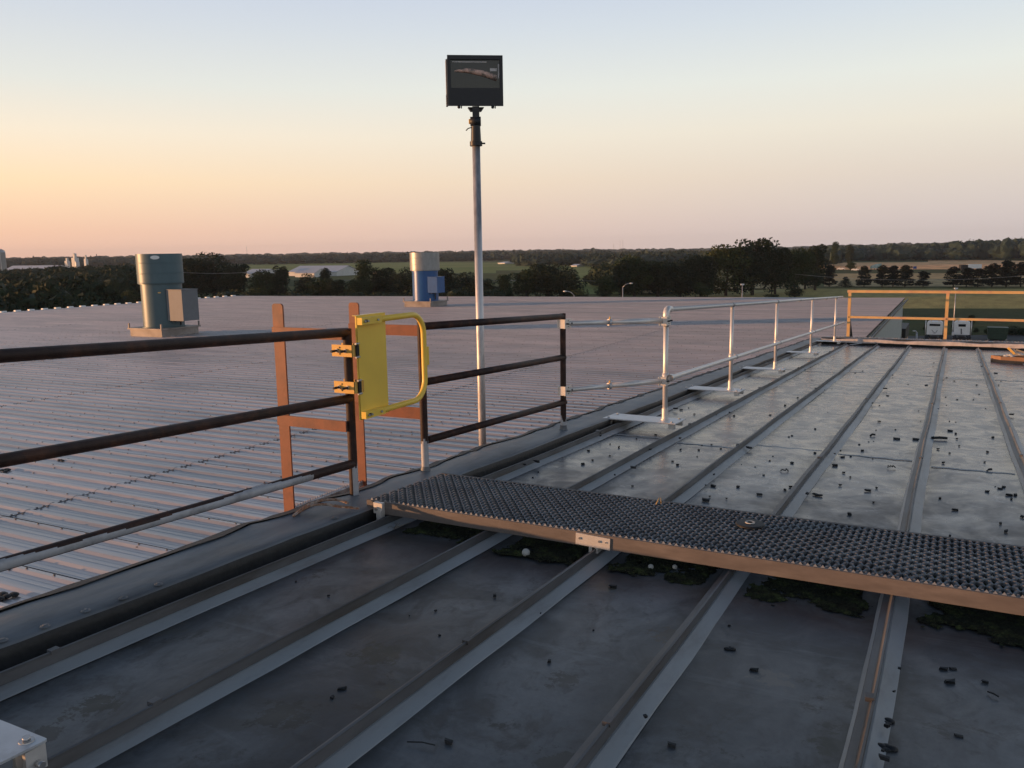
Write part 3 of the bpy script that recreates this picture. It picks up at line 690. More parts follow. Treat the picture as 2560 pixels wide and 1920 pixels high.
# parked cars on the far road
for px, yb, lbl in ((2103, 674.5, 'white car on the far road left of the billboard'), (2138, 677, 'pale car on the far road below the reddish tree')):
    p = GR(px, yb); p.z = 0; e = empty('parked_car', p, lbl, 'car', 'cars on the far road')
    b = MB(); q = []
    for x, z in ((-2.2, .35), (2.2, .35), (2.25, .8), (1.4, .95), (.7, 1.45), (-1.1, 1.45), (-1.9, .95), (-2.25, .85)): q.append(p + Vector((x, -.9, z)))
    b.prism(q, (0, 1.8, 0)).build('body', M['white'], e)
    for x in (-1.4, 1.4): MB().tube([p + Vector((x, -.92, .33)), p + Vector((x, .92, .33))], .33, 12).build('wheel', M['tyre'], e)
    MB().prism([p + Vector((x, -.93, z)) for x, z in ((-1.0, .98), (.95, .98), (.62, 1.36), (-.95, 1.36))], (0, 1.86, 0)).build('window', M['dkglass'], e)

# lorry cabs seen from behind / front
def tractor(px, yb, label, rear):
    p = GR(px, yb); p.z = 0; e = empty('tractor_unit', p, label, 'lorry', 'white tractor units parked on the lot')
    Q = lambda x, y, z: p + Vector((x, y, z))
    c = MB()   # sleeper cab with rounded roof
    prof = [(-1.15, .95), (1.15, .95), (1.15, 3.2), (1.05, 3.45), (.8, 3.6), (-.8, 3.6), (-1.05, 3.45), (-1.15, 3.2)]
    c.prism([Q(x, 0, z) for x, z in prof][::-1], (0, 2.3, 0)); c.build('cab', M['white'], e)
    h = MB(); h.prism([Q(-1.0, 2.3, 1.0), Q(-1.0, 2.3, 2.1), Q(-1.0, 4.0, 1.75), Q(-1.0, 4.0, 1.0)], (2.0, 0, 0)); h.build('bonnet', M['white'], e)
    f = MB(); f.box(Q(0, .5, .75), (.9, 8.4, .3)); f.box(Q(0, -3.3, 1.02), (1.1, 1.0, .12)); f.build('chassis', M['rubber'], e)
    for y in (3.1, -2.0, -3.3):
        for x in (-1.0, 1.0):
            w_ = MB().tube([Q(x - .28, y, .52), Q(x + .28, y, .52)], .52, 18).build('wheel', M['tyre'], e)
            MB().tube([Q(x - .3, y, .52), Q(x + .3, y, .52)], .22, 12).build('rim', M['alu'], w_)
    if rear:
        MB().box(Q(0, -.02, 2.92), (1.55, .05, .42)).build('rear_window', M['dkglass'], e)
        MB().tube([Q(-.4, -.1, 1.9), Q(-.1, -.5, 1.5), Q(.15, -.8, 1.35)], .03, 8).build('air_hose', M['rubber'], e)
        MB().tube([Q(.4, -.1, 1.9), Q(.2, -.5, 1.4), Q(-.1, -.8, 1.3)], .03, 8).build('air_hose', M['rubber'], e)
    else:
        MB().box(Q(0, -.02, 2.85), (1.05, .05, .5)).build('rear_window', M['dkglass'], e)
        MB().tube([Q(-.1, -.12, 2.2), Q(-.05, -.16, 1.1)], .06, 8).build('air_hose', M['rubber'], e)
        MB().box(Q(-1.22, -.6, 1.2), (.35, 1.2, .55)).build('fuel_tank', M['alu'], e)
    for x in (-1.32, 1.32):
        MB().tube([Q(x, -.15, .9), Q(x, -.15, 3.9)], .075, 10).build('exhaust_stack', M['galv'], e)
        MB().box(Q(x * 1.14, 1.9, 2.5), (.1, .28, .7)).build('mirror', M['rubber'], e)
    for x in (-.55, .55): MB().tube([Q(x, .6, 3.6), Q(x, .6, 3.72)], .07, 8).build('marker_light', M['bracket'], e)
    MB().box(Q(0, -4.2, .6), (2.4, .12, .5)).build('mudflap', M['rubber'], e)
    e.scale = (1, 1, .8)
    return e
tractor(2335, 848.5, 'white lorry cab with a wide rear window left of the tall lamp', True)
tractor(2403, 849, 'white lorry cab with a small rear window right of the second rail post', False)
p = GR(2493, 851); p.z = 0; e = empty('waste_container', p, 'dark green steel waste container at the right end of the lot', 'container')
b = MB(); b.prism([p + Vector((x, 0, z)) for x, z in ((-1.3, .15), (1.25, .15), (1.45, 2.0), (-1.45, 2.0))], (0, 2.2, 0)); b.build('body', M['green'], e)
b = MB(); b.box(p + Vector((0, -.06, 1.96)), (2.96, .12, .16)); b.box(p + Vector((0, -.06, 1.2)), (2.7, .1, .1))
for x in (-1.05, -.35, .35, 1.05): b.box(p + Vector((x, -.05, 1.1)), (.12, .09, 1.7))
b.build('rib', M['green'], e)
for x in (-1.2, 1.2): MB().tube([p + Vector((x, .1, .16)), p + Vector((x, .5, .16))], .16, 10).build('roller', M['galvpole'], e)

# ================================================================ LOWER BUILDING
lb = empty('lower_building', (-27, 15, 0), 'long low building with a corrugated pinkish grey metal roof below', 'building')
def lower_roof():
    Y0, Y1, XL, XR = -14.0, 51.5, -53.0, -2.44
    pitch = .305; pr = []
    y = Y0
    while y < Y1 - .01:
        for dy, h in ((0, .0), (.055, .0), (.072, .0035), (.088, 0), (.125, .0), (.142, .0035), (.158, 0), (.20, 0), (.232, .024), (.278, .024)): pr.append((y + dy, h))
        y += pitch
    pr.append((Y1, 0)); n = len(pr)
    xs = [XR, -9.5, -9.5, -17.3, -17.3, -24.4, -24.4, -31.25, -31.25, -38, -38, -45.4, -45.4, XL]
    V = []; Fc = []
    g = random.Random(5)
    for j in range(0, len(xs), 2):
        o = len(V); kk = 10; lift = .0
        for a in range(kk + 1):
            x = xs[j] + (xs[j + 1] - xs[j] - (.0)) * a / kk
            for yy, h in pr:
                wob = .0022 * math.sin(x * .9 + int(yy / .915) * 2.3) + .0015 * math.sin(yy * .7 + x * .35)
                V.append((x, yy, LZ(x) + h + wob + (.004 if a == 0 and j > 0 else 0) * 0 + (.003 * (j // 2 % 2))))
        for a in range(kk):
            for i in range(n - 1): Fc.append((o + a * n + i, o + a * n + i + 1, o + (a + 1) * n + i + 1, o + (a + 1) * n + i))
    b = MB(); b.v = V; b.f = Fc; b.sm = [False] * len(Fc)
    b.build('roof', M['lowroof'], lb)
    # screws: stitch screws along every third rib and double rows at sheet ends
    s = MB()
    def head(x, yy, h=.034, r=.011):
        z = LZ(x) + (h - .010 if h > .02 else h) + .001
        vs = [(x + r * math.cos(t * 1.0472), yy + r * math.sin(t * 1.0472), z + dz) for dz in (0, .011) for t in range(6)]
        s.add(vs, [(6, 7, 8, 9, 10, 11)] + [(t, (t + 1) % 6, (t + 1) % 6 + 6, t + 6) for t in range(6)])
    k = 0; yy = Y0 + .26
    while yy < 34:
        if yy > 2:
            xm = -2.7
            if k % 3 == 0:
                x = xm
                while x > -34: head(x, yy); x -= .41
            for xe in (-9.5, -17.3, -24.4, -31.25):
                for dx in (-.03, .05):
                    for dy in (-.10, -.185): head(xe + dx, yy + dy, .002, .013)
            for xe in (-4.6, -6.2, -7.8, -11.2, -13.0, -14.8):
                if yy < 16: head(xe, yy - .06, .002); 
        yy += pitch; k += 1
    so_ = s.build('roof_screws', M['screw'], lb); so_['kind'] = 'stuff'
    # lap edges: a sheet of steel standing 3 mm proud, one line each 0.915 m
    l = MB(); yy = Y0 + .215
    i = 0
    while yy < 40:
        x0, x1 = -2.5, -52.9
        l.add([(x0, yy + .095, LZ(x0) + .018), (x1, yy + .095, LZ(x1) + .018), (x1, yy + .099, LZ(x1) + .005), (x0, yy + .099, LZ(x0) + .005)], [(0, 1, 2, 3)])
        yy += .915
    l.build('lap_edge', M['screw'], lb)
    for xe in (-9.5, -17.3, -24.4, -31.25, -38, -45.4):
        e_ = MB(); yy = 2.0
        e_.box((xe, 27, LZ(xe) + .004), (.012, 49, .009)); e_.build('sheet_end_edge', M['screw'], lb)
    # walls
    wl = MB()
    wl.box((-2.62, 36.2, (LZ(-2.6) - .12) / 2), (.2, 30.4, LZ(-2.6) - .12)); wl.build('wall', M['cream'], lb)
    MB().box((-27.5, 51.1, (LZ(-53) - .15) / 2), (50, .2, LZ(-53) - .15)).build('wall', M['cream'], lb)
    MB().box((-52.6, 18.5, (LZ(-53) - .15) / 2), (.2, 64.8, LZ(-53) - .15)).build('wall', M['cream'], lb)
    # gutter along the right eave beyond the upper building
    gt = MB(); z = LZ(-2.4) - .02
    gt.prism([(-2.42, 20.8, z - .12), (-2.30, 20.8, z - .12), (-2.26, 20.8, z + .02), (-2.29, 20.8, z + .02), (-2.32, 20.8, z - .095), (-2.42, 20.8, z - .095)], (0, 30.6, 0)); gt.build('gutter', M['curb'], lb)
    for i in range(8): MB().box((-2.36, 21.5 + i * 4, z + .015), (.13, .03, .012)).build('gutter_strap', M['galvpole'], lb)
    rc = MB(); yy = Y0 + .26
    while yy < Y1:
        if yy > 20.7: rc.box((-2.425, yy - .145, LZ(-2.4) + .004), (.014, .15, .06))
        yy += pitch
    rc.build('rib_end_closures', M['rubber'], lb)
    yy = Y0 + .26; i = 0
    while yy < Y1:
        if yy > 25 and i % 3 == 0: MB().box((-53.02, yy + .0, LZ(-53) + .045), (.20, .36, .10)).build('eave_end_cap', M['white'], lb)
        yy += pitch; i += 1
    # a few dried leaves / clods that sit in the pans
lower_roof()
# flat annex with sunlight painted into its wall colour past the end of the gutter
e = empty('annex_building', (-1.6, 53.5, 0), 'small annex with a wall coloured as sunlit orange at the foot of the lower building corner', 'building')
za = CZ + float((sight(2255, 817) * (53.5 / sight(2255, 817)[1]))[2])
xa0 = AY(2246, 830, 52.3).x; xa1 = AY(2262, 830, 52.3).x
MB().box(((xa0 + xa1) / 2, 54.3, (za - .7) / 2), (xa1 - xa0, 4, za - .7)).build('wall', M['litwall'], e)
MB().box(((xa0 + xa1) / 2, 54.3, za - .35), (xa1 - xa0 + .08, 4.1, .7)).build('roof_band', M['rubber'], e)

# clods / leaves on the lower roof
for px, py, r, lbl in ((160, 1151, .045, 'dark clump of debris under the middle pipe rail on the lower roof'), (12, 1178, .06, 'dark clump of debris at the left edge of the lower roof'),
                       (10, 1492, .07, 'dark leafy clump on the lower roof beside the bottom pipe rail'), (350, 1368, .02, 'small dark clod on the lower roof above the roof edge')):
    q = LO(px, py, .01); b = MB()
    for i in range(7): b.ball(q + Vector((rnd.uniform(-r, r) * 1.6, rnd.uniform(-r, r), r * .2)), r * rnd.uniform(.3, .6), 5, (1.4, 1, .5))
    tag(b.build('debris_clump', M['tar'], None, q), lbl, 'debris')

# ---- exhaust fans
def roof_fan(cx, cy, s, capm, bodym, label, label_plate, ztop, zcap, zbody, rb, rc_, boxp, boxm):
    z0 = LZ(cx); e = empty('roof_exhaust_fan', (cx, cy, z0), label, 'exhaust fan', 'upblast exhaust fans on the lower roof')
    P = lambda x, y, z: Vector((cx + x, cy + y, z0 + z))
    cb = MB(); cb.box(P(0, 0, .14), (s, s, .28)); cb.build('curb', M['curb'], e)
    fl = MB(); fl.box(P(0, 0, .31), (s + .14, s + .14, .06))
    fl.build('curb_flange', M['curb'], e)
    for x in (-1, 1):
        for y in (-1, 1):
            MB().box(P(x * (s / 2 + .02), y * (s / 2 + .02), .42), (.05, .05, .2)).build('lifting_lug', M['curb'], e)
    b = MB(); b.lathe((cx, cy, z0), [(rb + .05, .34), (rb + .05, .37), (rb, .375), (rb, zbody - .12), (rb + .02, zbody - .118), (rb + .02, zbody - .04), (rb - .01, zbody - .038), (rb - .01, zbody)], 64); b.build('fan_body', M[bodym], e)
    c = MB(); c.lathe((cx, cy, z0), [(rb - .02, zcap + .02), (rc_ * .985, zcap), (rc_ * .985, zcap + .02), (rc_ + .015, zcap + .03), (rc_ + .015, zcap + .05), (rc_, zcap + .06), (rc_, zcap + (ztop - zcap) * .33), (rc_ + .012, zcap + (ztop - zcap) * .335), (rc_ + .012, zcap + (ztop - zcap) * .36), (rc_, zcap + (ztop - zcap) * .365),
        (rc_, zcap + (ztop - zcap) * .68), (rc_ + .012, zcap + (ztop - zcap) * .685), (rc_ + .012, zcap + (ztop - zcap) * .71), (rc_, zcap + (ztop - zcap) * .715), (rc_, ztop), (rc_ - .02, ztop), (rc_ - .02, zcap + .3), (0, zcap + .3)], 64); c.build('windband', M[capm], e)
    x0, x1, y0, y1, bz0, bz1 = boxp
    m_ = MB(); m_.box(P((x0 + x1) / 2, (y0 + y1) / 2, (bz0 + bz1) / 2), (x1 - x0, y1 - y0, bz1 - bz0)); mo = m_.build('motor_cover', M[boxm], e)
    MB().box(P((x0 + x1) / 2, (y0 + y1) / 2, bz1 + .012), (x1 - x0 + .05, y1 - y0 + .05, .02)).build('cover_lid', M[boxm], mo)
    MB().box(P(x0 * .9 - .0, (y0 + y1) / 2, bz0 - .02), (.5, (y1 - y0) * .7, .04)).build('motor_bracket', M['lampbody'], e)
    MB().box(P(x0 + .25, (y0 + y1) / 2, (bz0 + .35) / 2 + .1), (.05, .05, bz0 - .3)).build('motor_strut', M['lampbody'], e)
    return e, P
D1 = 62.3
e1, P1 = roof_fan(-28.02, 23.32, 1.8, 'fangrey', 'fangrey', 'grey blue exhaust fan with a side motor box at left on the lower roof', None, 3.22, 2.05, 2.15, .775, .86, (.74, 1.60, -.42, .36, .62, 1.82), 'motorgrey')
# oval maker's plate on the windband, worn blank, plus a small yellow sticker and a seam
dirc = Vector((math.sin(YAW + .12), -math.cos(YAW + .12), 0)); pr_ = Vector((dirc.y, -dirc.x, 0)) * -1
def curved_plate(P, r, z, a0, hw, hh, name, m, parent, n=20):
    b = MB(); vs = []
    cx, cy = P(0, 0, 0).x, P(0, 0, 0).y; zz = P(0, 0, z).z
    for i in range(n):
        t = 2 * math.pi * i / n; a = a0 + hw * math.cos(t) / r
        vs.append((cx + r * math.cos(a), cy + r * math.sin(a), zz + hh * math.sin(t)))
    vs.append((cx + r * math.cos(a0), cy + r * math.sin(a0), zz)); b.add(vs, [(i, (i + 1) % n, n) for i in range(n)]); return b.build(name, m, parent)
curved_plate(P1, .885, 3.08, -math.pi / 2 + YAW + .22, .17, .075, 'oval_nameplate', M['white'], e1)
curved_plate(P1, .965, 3.08, -math.pi / 2 + YAW + .22, .0, .0, 'nameplate_backing', M['white'], e1) if False else None
curved_plate(P1, .79, 1.72, -math.pi / 2 + YAW + .28, .06, .025, 'warning_sticker', M['bracket'], e1)
e2, P2 = roof_fan(-27.45, 41.4, 1.8, 'fangalv', 'fanblue', 'bright blue exhaust fan with a bare galvanised top near the far roof edge', None, 3.12, 2.08, 2.12, .75, .86, (.55, 1.2, -.6, .2, .82, 1.72), 'fanblue')

# ================================================================ UPPER BUILDING
ub = empty('upper_building', (8, 2, 0), 'upper building with a grey standing seam roof in the foreground', 'building')
YN, YF = -3.0, 19.45
XE = -2.56
dk = MB(); nx, ny = 300, 110
vs = []; xs = [XE + (9 - XE) * i / nx for i in range(nx + 1)]; ys = [YN + (YF - YN) * j / ny for j in range(ny + 1)]
for y in ys:
    for x in xs:
        wob = .0022 * math.sin(3.1 * x + .8 * y) + .0018 * math.sin(1.3 * y + 2 * math.sin(x * 2)) + .0015 * math.sin(5 * x - 2.1 * y)
        vs.append((x, y, UZ(y) + wob))
dk.add(vs, [(j * (nx + 1) + i, j * (nx + 1) + i + 1, (j + 1) * (nx + 1) + i + 1, (j + 1) * (nx + 1) + i) for j in range(ny) for i in range(nx)], True)
dko = dk.build('roof_deck', MATS['deck'], ub, (0, 0, 0))
_S = np.array([-2.42, -1.873, -1.321, -.738, -.143, .476, 1.09, 1.70, 2.31, 2.92]); _K = np.array([-.009, -.0075, -.0042, -.002, .0015, 0, 0, 0, 0, 0])
_v = np.array(dk.v); _d = _v[:, 0:1] - (_S + _K * (_v[:, 1:2] - 2)); _d = np.where(_d < 0, np.maximum(0, -_d - .055), np.maximum(0, _d - .054)).min(1)
_a = dko.data.attributes.new('silt', 'FLOAT', 'POINT'); _a.data.foreach_set('value', np.exp(-_d / .045).astype(np.float32))
MB().box((4.03, 8.3, (UZ(20) - .6) / 2), (13.2, 24.0, UZ(20) - .6)).build('wall', M['conc'], ub)
# standing seam ribs: broad flanged base, upright fold
def rib(x0, sl):
    b = MB(); L_ = 130; prof = [(-.050, .002), (-.047, .007), (-.028, .022), (-.024, .025), (-.030, .029), (-.034, .033), (-.032, .037), (-.011, .041), (.000, .060), (.006, .058), (.004, .050), (.004, .020), (.010, .020), (.052, .004), (.056, .001)]
    n = len(prof); vs = []
    for j in range(L_ + 1):
        y = YN + (19.35 - YN) * j / L_; wx = .0035 * math.sin(y * .9 + x0 * 7) + .002 * math.sin(y * 3.3 + x0) ; wz = .002 * math.sin(y * 2.2 + x0 * 3)
        for k, (px, pz) in enumerate(prof):
            q = .0015 * math.sin(y * 9 + k * 2.1) if k in (0, 14) else 0
            vs.append((x0 + sl * (y - 2) + wx + px + q, y, UZ(y) + pz + (wz if pz > .03 else 0)))
    low = [(j * n + k, j * n + k + 1, (j + 1) * n + k + 1, (j + 1) * n + k) for j in range(L_) for k in range(n - 1)]
    b.add(vs, low, False)
    ob = b.build('roof_rib', [M['rib'], M['ribcap']], ub, (x0, 0, UZ(0)))
    mi = [1 if 3 <= k <= 10 else 0 for j in range(L_) for k in range(n - 1)]
    ob.data.polygons.foreach_set('material_index', mi)
    # a few fold joints
    for y in (1.9, 6.35, 9.6, 12.8, 16.1):
        yy = y + rnd.uniform(-.5, .5); MB().box((x0 - .003 + sl * (yy - 2), yy, UZ(yy) + .058), (.023, .03, .013), rnd.uniform(-.1, .1)).build('fold_joint', M['ribcap'], ob)
SEAMS = [-2.42, -1.873, -1.321, -.738, -.143, .476, 1.09, 1.70, 2.31, 2.92]
SLOPE = [-.009, -.0075, -.0042, -.002, .0015, 0, 0, 0, 0, 0]
for x, q in zip(SEAMS, SLOPE): rib(x, q)
def seam_x(i, y): return SEAMS[i] + SLOPE[i] * (y - 2)
# transverse laps in the pans
for i, (xa, xb) in enumerate(zip(SEAMS, SEAMS[1:])):
    for yl in (6.35, 12.9):
        yy = yl + [.0, -.12, .08, .02, -.13, -.09, .05, 0, 0][i]
        b = MB(); n = 14; vs = []
        xa, xb = seam_x(i, yy), seam_x(i + 1, yy)
        for k in range(n + 1):
            x = xa + .062 + (xb - xa - .123) * k / n; dy = .01 * math.sin(k * 1.3 + i)
            for q, z in ((-.022, .0025), (-.008, .0045), (.010, .0045), (.013, .0025)): vs.append((x, yy + dy + q, UZ(yy + dy + q) + z))
        b.add(vs, [(k * 4 + m_, (k + 1) * 4 + m_, (k + 1) * 4 + m_ + 1, k * 4 + m_ + 1) for k in range(n) for m_ in range(3)]); b.build('cross_lap', M['rib'], ub)
# edge membrane: lumpy turned-up strip with dark face to the deck and a tarred outer lip
def edge_strip():
    b = MB(); n = 260; vs = []; P = 8
    g = random.Random(3); off = [g.uniform(-1, 1) for _ in range(n + 2)]
    for _ in range(3): off = [off[0]] + [(off[i - 1] + off[i] + off[i + 1]) / 3 for i in range(1, len(off) - 1)] + [off[-1]]
    for j in range(n + 1):
        y = YN + (20.2 - YN) * j / n; z = UZ(y); w1 = off[j] * .03; w2 = off[(j * 7) % n] * .012
        inner = -2.512 + .006 * math.sin(y * 4.1) - .004 * y; outer = -2.79 + w1 * 1.3
        sag = .018 * math.sin(y * 1.7) + w2
        vs += [(inner + .006, y, z + .0), (inner - .004, y, z + .045), (inner, y, z + .082 + w2 * .3), (inner - .02, y, z + .091 + w2 * .3), (inner - .09, y, z + .094 + sag * .5), ((inner + outer) / 2 - .03, y, z + .097 + sag * .4), (outer + .01, y, z + .099 + w2), (outer - .012, y, z + .092 + w2)]
    F_ = [(j * P + k, j * P + k + 1, (j + 1) * P + k + 1, (j + 1) * P + k) for j in range(n) for k in range(P - 1)]
    b.add(vs, F_, True); ob = b.build('edge_membrane', [M['membrane'], M['tar']], ub, (-2.6, 0, UZ(0)))
    mi = [1 if k in (0, 1) else 0 for j in range(n) for k in range(P - 1)]; ob.data.polygons.foreach_set('material_index', mi)
    # tar lip showing irregularly along the outer edge
    b = MB(); vs = []
    for j in range(n + 1):
        y = YN + (20.2 - YN) * j / n; z = UZ(y); w1 = off[j] * .03; wl = .016 + .014 * abs(off[(j * 3) % n]) * 3; w2 = off[(j * 7) % n] * .012
        outer = -2.79 + w1 * 1.3; wl += .012
        vs += [(outer + .008 + .012 * math.sin(y * 11), y, z + .104 + w2), (outer - wl, y, z + .100 + w2), (outer - wl - .008, y, z - .02)]
    b.add(vs, [(j * 3 + k, j * 3 + k + 1, (j + 1) * 3 + k + 1, (j + 1) * 3 + k) for j in range(n) for k in range(2)], False); b.build('tar_lip', M['tar'], ub)
    MB().box((-2.70, 8.3, (UZ(20.2) - .05) / 2 + .0), (.16, 22.8, UZ(20.2) - .05)).build('side_wall', M['conc'], ub)
edge_strip()
for px, py in ((112, 1563), (214, 1524), (308, 1492), (396, 1458), (6, 1598), (836, 1293), (1060, 1210)):
    q = UP(px, py, .098); MB().lathe(q, [(0, .003), (.006, .003), (.009, 0), (.012, .001), (.016, -.004)], 16).build('membrane_fastener', M['membrane'], ub)
# far kerb
kb = MB(); n = 60
xs_ = [-2.55 + 11.5 * i / n for i in range(n + 1)]
def kz(x): return .012 * math.sin(x * 4.3) + .006 * math.sin(x * 9.1 + 1)
YK = 19.42; zk = UZ(YK)
vs = []
for x in xs_:
    vs += [(x, YK, zk + .055 + kz(x) * .5), (x, YK, zk + .125 + kz(x + 2)), (x, YK + .04, zk + .132 + kz(x + 2)), (x, YK + .95, zk + .085), (x, YK + .95, zk - .4)]
kb.add(vs, [(i * 5 + k, (i + 1) * 5 + k, (i + 1) * 5 + k + 1, i * 5 + k + 1) for i in range(n) for k in range(4)], False)
kb.build('end_kerb_flashing', mat('kerb_flashing', (.62, .56, .54), .55, 0, .2, 4, .004, 25, (1, 1, 1), (.40, .38, .37), 3, .45, .62), ub)
MB().box((3.2, YK + .14, zk + .03), (11.5, .16, .22)).build('end_kerb_core', M['tar'], ub)
gr = MB()
for i in range(900):
    x = rnd.uniform(-2.4, 3.4); y = YK + rnd.uniform(.2, .93); gr.box((x, y, zk + .135 - (y - YK) * .052), (rnd.uniform(.012, .026),) * 3, rnd.uniform(0, 3), rnd.uniform(0, 3))
go = gr.build('kerb_gravel', M['conc'], ub); go['kind'] = 'stuff'

# moss and silt gathered under the walkway
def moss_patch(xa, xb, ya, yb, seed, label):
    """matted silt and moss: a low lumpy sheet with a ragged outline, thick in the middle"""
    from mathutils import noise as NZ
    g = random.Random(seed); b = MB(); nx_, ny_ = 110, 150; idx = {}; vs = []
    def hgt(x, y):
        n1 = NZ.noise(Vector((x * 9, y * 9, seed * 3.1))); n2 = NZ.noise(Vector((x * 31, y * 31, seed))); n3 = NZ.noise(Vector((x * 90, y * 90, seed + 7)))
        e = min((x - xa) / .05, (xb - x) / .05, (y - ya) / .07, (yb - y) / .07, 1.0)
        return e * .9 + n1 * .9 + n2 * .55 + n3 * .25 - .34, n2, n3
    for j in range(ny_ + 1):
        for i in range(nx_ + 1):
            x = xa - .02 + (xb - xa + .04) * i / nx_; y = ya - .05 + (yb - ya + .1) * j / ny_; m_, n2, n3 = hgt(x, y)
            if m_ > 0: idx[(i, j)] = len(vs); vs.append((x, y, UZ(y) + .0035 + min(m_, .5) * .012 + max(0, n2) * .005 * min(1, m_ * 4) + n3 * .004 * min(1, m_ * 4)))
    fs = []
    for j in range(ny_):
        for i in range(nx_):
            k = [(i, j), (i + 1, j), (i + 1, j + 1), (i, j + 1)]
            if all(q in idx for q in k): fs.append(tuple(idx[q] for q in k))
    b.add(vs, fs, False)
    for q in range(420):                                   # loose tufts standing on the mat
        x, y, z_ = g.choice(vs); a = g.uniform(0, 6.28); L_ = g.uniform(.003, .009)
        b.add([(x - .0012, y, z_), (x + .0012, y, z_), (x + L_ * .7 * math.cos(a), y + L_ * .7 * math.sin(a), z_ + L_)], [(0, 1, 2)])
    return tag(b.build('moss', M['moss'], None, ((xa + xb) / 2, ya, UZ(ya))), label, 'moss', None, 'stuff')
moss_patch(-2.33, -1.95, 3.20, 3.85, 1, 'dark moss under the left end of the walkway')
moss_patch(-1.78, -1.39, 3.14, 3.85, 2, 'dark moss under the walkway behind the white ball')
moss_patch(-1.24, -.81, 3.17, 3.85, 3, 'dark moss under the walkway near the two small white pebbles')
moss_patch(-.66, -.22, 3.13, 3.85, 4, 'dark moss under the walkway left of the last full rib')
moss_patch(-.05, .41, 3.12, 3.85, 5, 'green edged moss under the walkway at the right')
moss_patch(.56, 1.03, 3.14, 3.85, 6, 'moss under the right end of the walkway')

# ================================================================ WALKWAY
wk = empty('roof_walkway', (-1, 3.6, UZ(3.6)), 'long steel grating walkway with a raised toothed surface lying across the roof ribs', 'walkway')
X0, X1, WY0, WY1 = -2.56, 1.9, 3.27, 3.975
def wz(y): return UZ(y) + .126
gm = MB(); pX = .0275; pY = .0375; th = .0062
nX = int((X1 - X0) / pX); nY = int((WY1 - WY0 - .02) / pY)
for i in range(nX + 1):
    sgn = 1 if i % 2 else -1
    xc = X0 + .012 + i * pX
    vs = []; m_ = 4; tot = nY * m_
    for j in range(tot + 1):
        y = WY0 + .01 + j * pY / m_; ph = (j % (2 * m_)) / m_; tri = 1 - 2 * abs(ph - 1)   # -1..1
        x = xc + sgn * tri * pX * .38
        tooth = .0075 * (1 if j % m_ == m_ // 2 else (.35 if j % 2 else 0))
        z = wz(y) - .016; zt = wz(y) - .003 + tooth
        vs += [(x - th / 2, y, z), (x - th / 2 - .001, y, zt), (x + th / 2 + .001, y, zt), (x + th / 2, y, z)]
    gm.add(vs, [(j * 4 + k, (j + 1) * 4 + k, (j + 1) * 4 + k + 1, j * 4 + k + 1) for j in range(tot) for k in range(3)])
gm.build('grating', M['grate'], wk)
ch = MB()
for y, s in ((WY0, -1), (WY1, 1)):
    ch.box(((X0 + X1) / 2, y, wz(y) - .031), (X1 - X0, .004, .060)); ch.box(((X0 + X1) / 2, y - s * .009, wz(y) - .002), (X1 - X0, .016, .003)); ch.box(((X0 + X1) / 2, y - s * .009, wz(y) - .061), (X1 - X0, .018, .003))
for i in range(1): ch.box((X0, (WY0 + WY1) / 2, wz(3.6) - .03), (.003, WY1 - WY0 - .006, .02), 0, -rad(2.7))
ch.build('side_channel', M['channel'], wk)
for x in (X0 + 1.0, X0 + 1.75, X0 + 2.9, X0 + 3.9): MB().box((x, 3.62, wz(3.62) - .05), (.03, .68, .01), 0, -rad(2.7)).build('cross_bar', M['channel'], wk)
tooth = MB()
for i in range(nX):                          # bent-up teeth along the front edge
    x = X0 + .012 + (i + .5) * pX; y = WY0 + .006; z = wz(y)
    tooth.add([(x - .009, y, z - .001), (x + .009, y, z - .001), (x, y + .004, z + .010), (x, y + .012, z - .001)], [(0, 1, 2), (1, 3, 2), (3, 0, 2)])
tooth.build('edge_teeth', M['grate'], wk)
# splice plate over the third rib and end clamp
sp = MB(); sp.bar((-1.415, WY0 - .006, wz(WY0) - .030), (-1.255, WY0 - .006, wz(WY0) - .036), .005, .052, (0, 0, 1)); spo = sp.build('splice_plate', M['galv'], wk)
for dx in (.02, .112, .142): MB().tube([(-1.415 + dx, WY0 - .008, wz(WY0) - .026 - dx * .02), (-1.415 + dx, WY0 - .013, wz(WY0) - .026 - dx * .02)], .006 if dx != .142 else .0035, 6).build('bolt', M['bolt'], spo)
def clamp(x, y):
    z = UZ(y)
    b = MB(); b.box((x - .014, y, z + .062), (.014, .045, .045)); b.box((x + .014, y, z + .062), (.014, .045, .045)); b.tube([(x - .03, y, z + .066), (x + .03, y, z + .066)], .006, 8)
    b.build('seam_clamp', M['galv'], wk)
clamp(-1.335, WY0 + .022)
bk = MB(); bk.box((-2.475, WY0 - .014, wz(WY0) - .028), (.052, .022, .055)); bk.box((-2.465, WY0 - .018, UZ(WY0) + .06), (.03, .03, .06)); bko = bk.build('end_bracket', M['galv'], wk)
MB().tube([(-2.48, WY0 - .024, wz(WY0) - .03), (-2.48, WY0 - .034, wz(WY0) - .03)], .010, 10).build('bolt', M['bolt'], bko)
# disc on the grating
q = UP(1875, 1311, .134); e = empty('rubber_disc', q, 'flat black rubber disc with a small white ring lying on the walkway', 'disc')
MB().lathe(q, [(.018, .009), (.060, .008), (.064, .004), (.064, 0), (0, 0)], 32).build('disc', M['rubber'], e)
MB().lathe(q, [(.012, .011), (.021, .012), (.022, .009)], 24).build('centre_ring', M['ball'], e)
# straw on the grating
q = UP(1645, 1262, .134); tag(MB().tube([q + Vector((-.01, 0, .0)), q + Vector((.0, .02, .03))], .003, 5).tube([q + Vector((.01, .02, 0)), q + Vector((.004, .03, .028))], .002, 5).build('straw', mat('dry_straw', (.45, .33, .15), .7), None, q), 'bit of dry straw stuck in the walkway grating', 'straw')

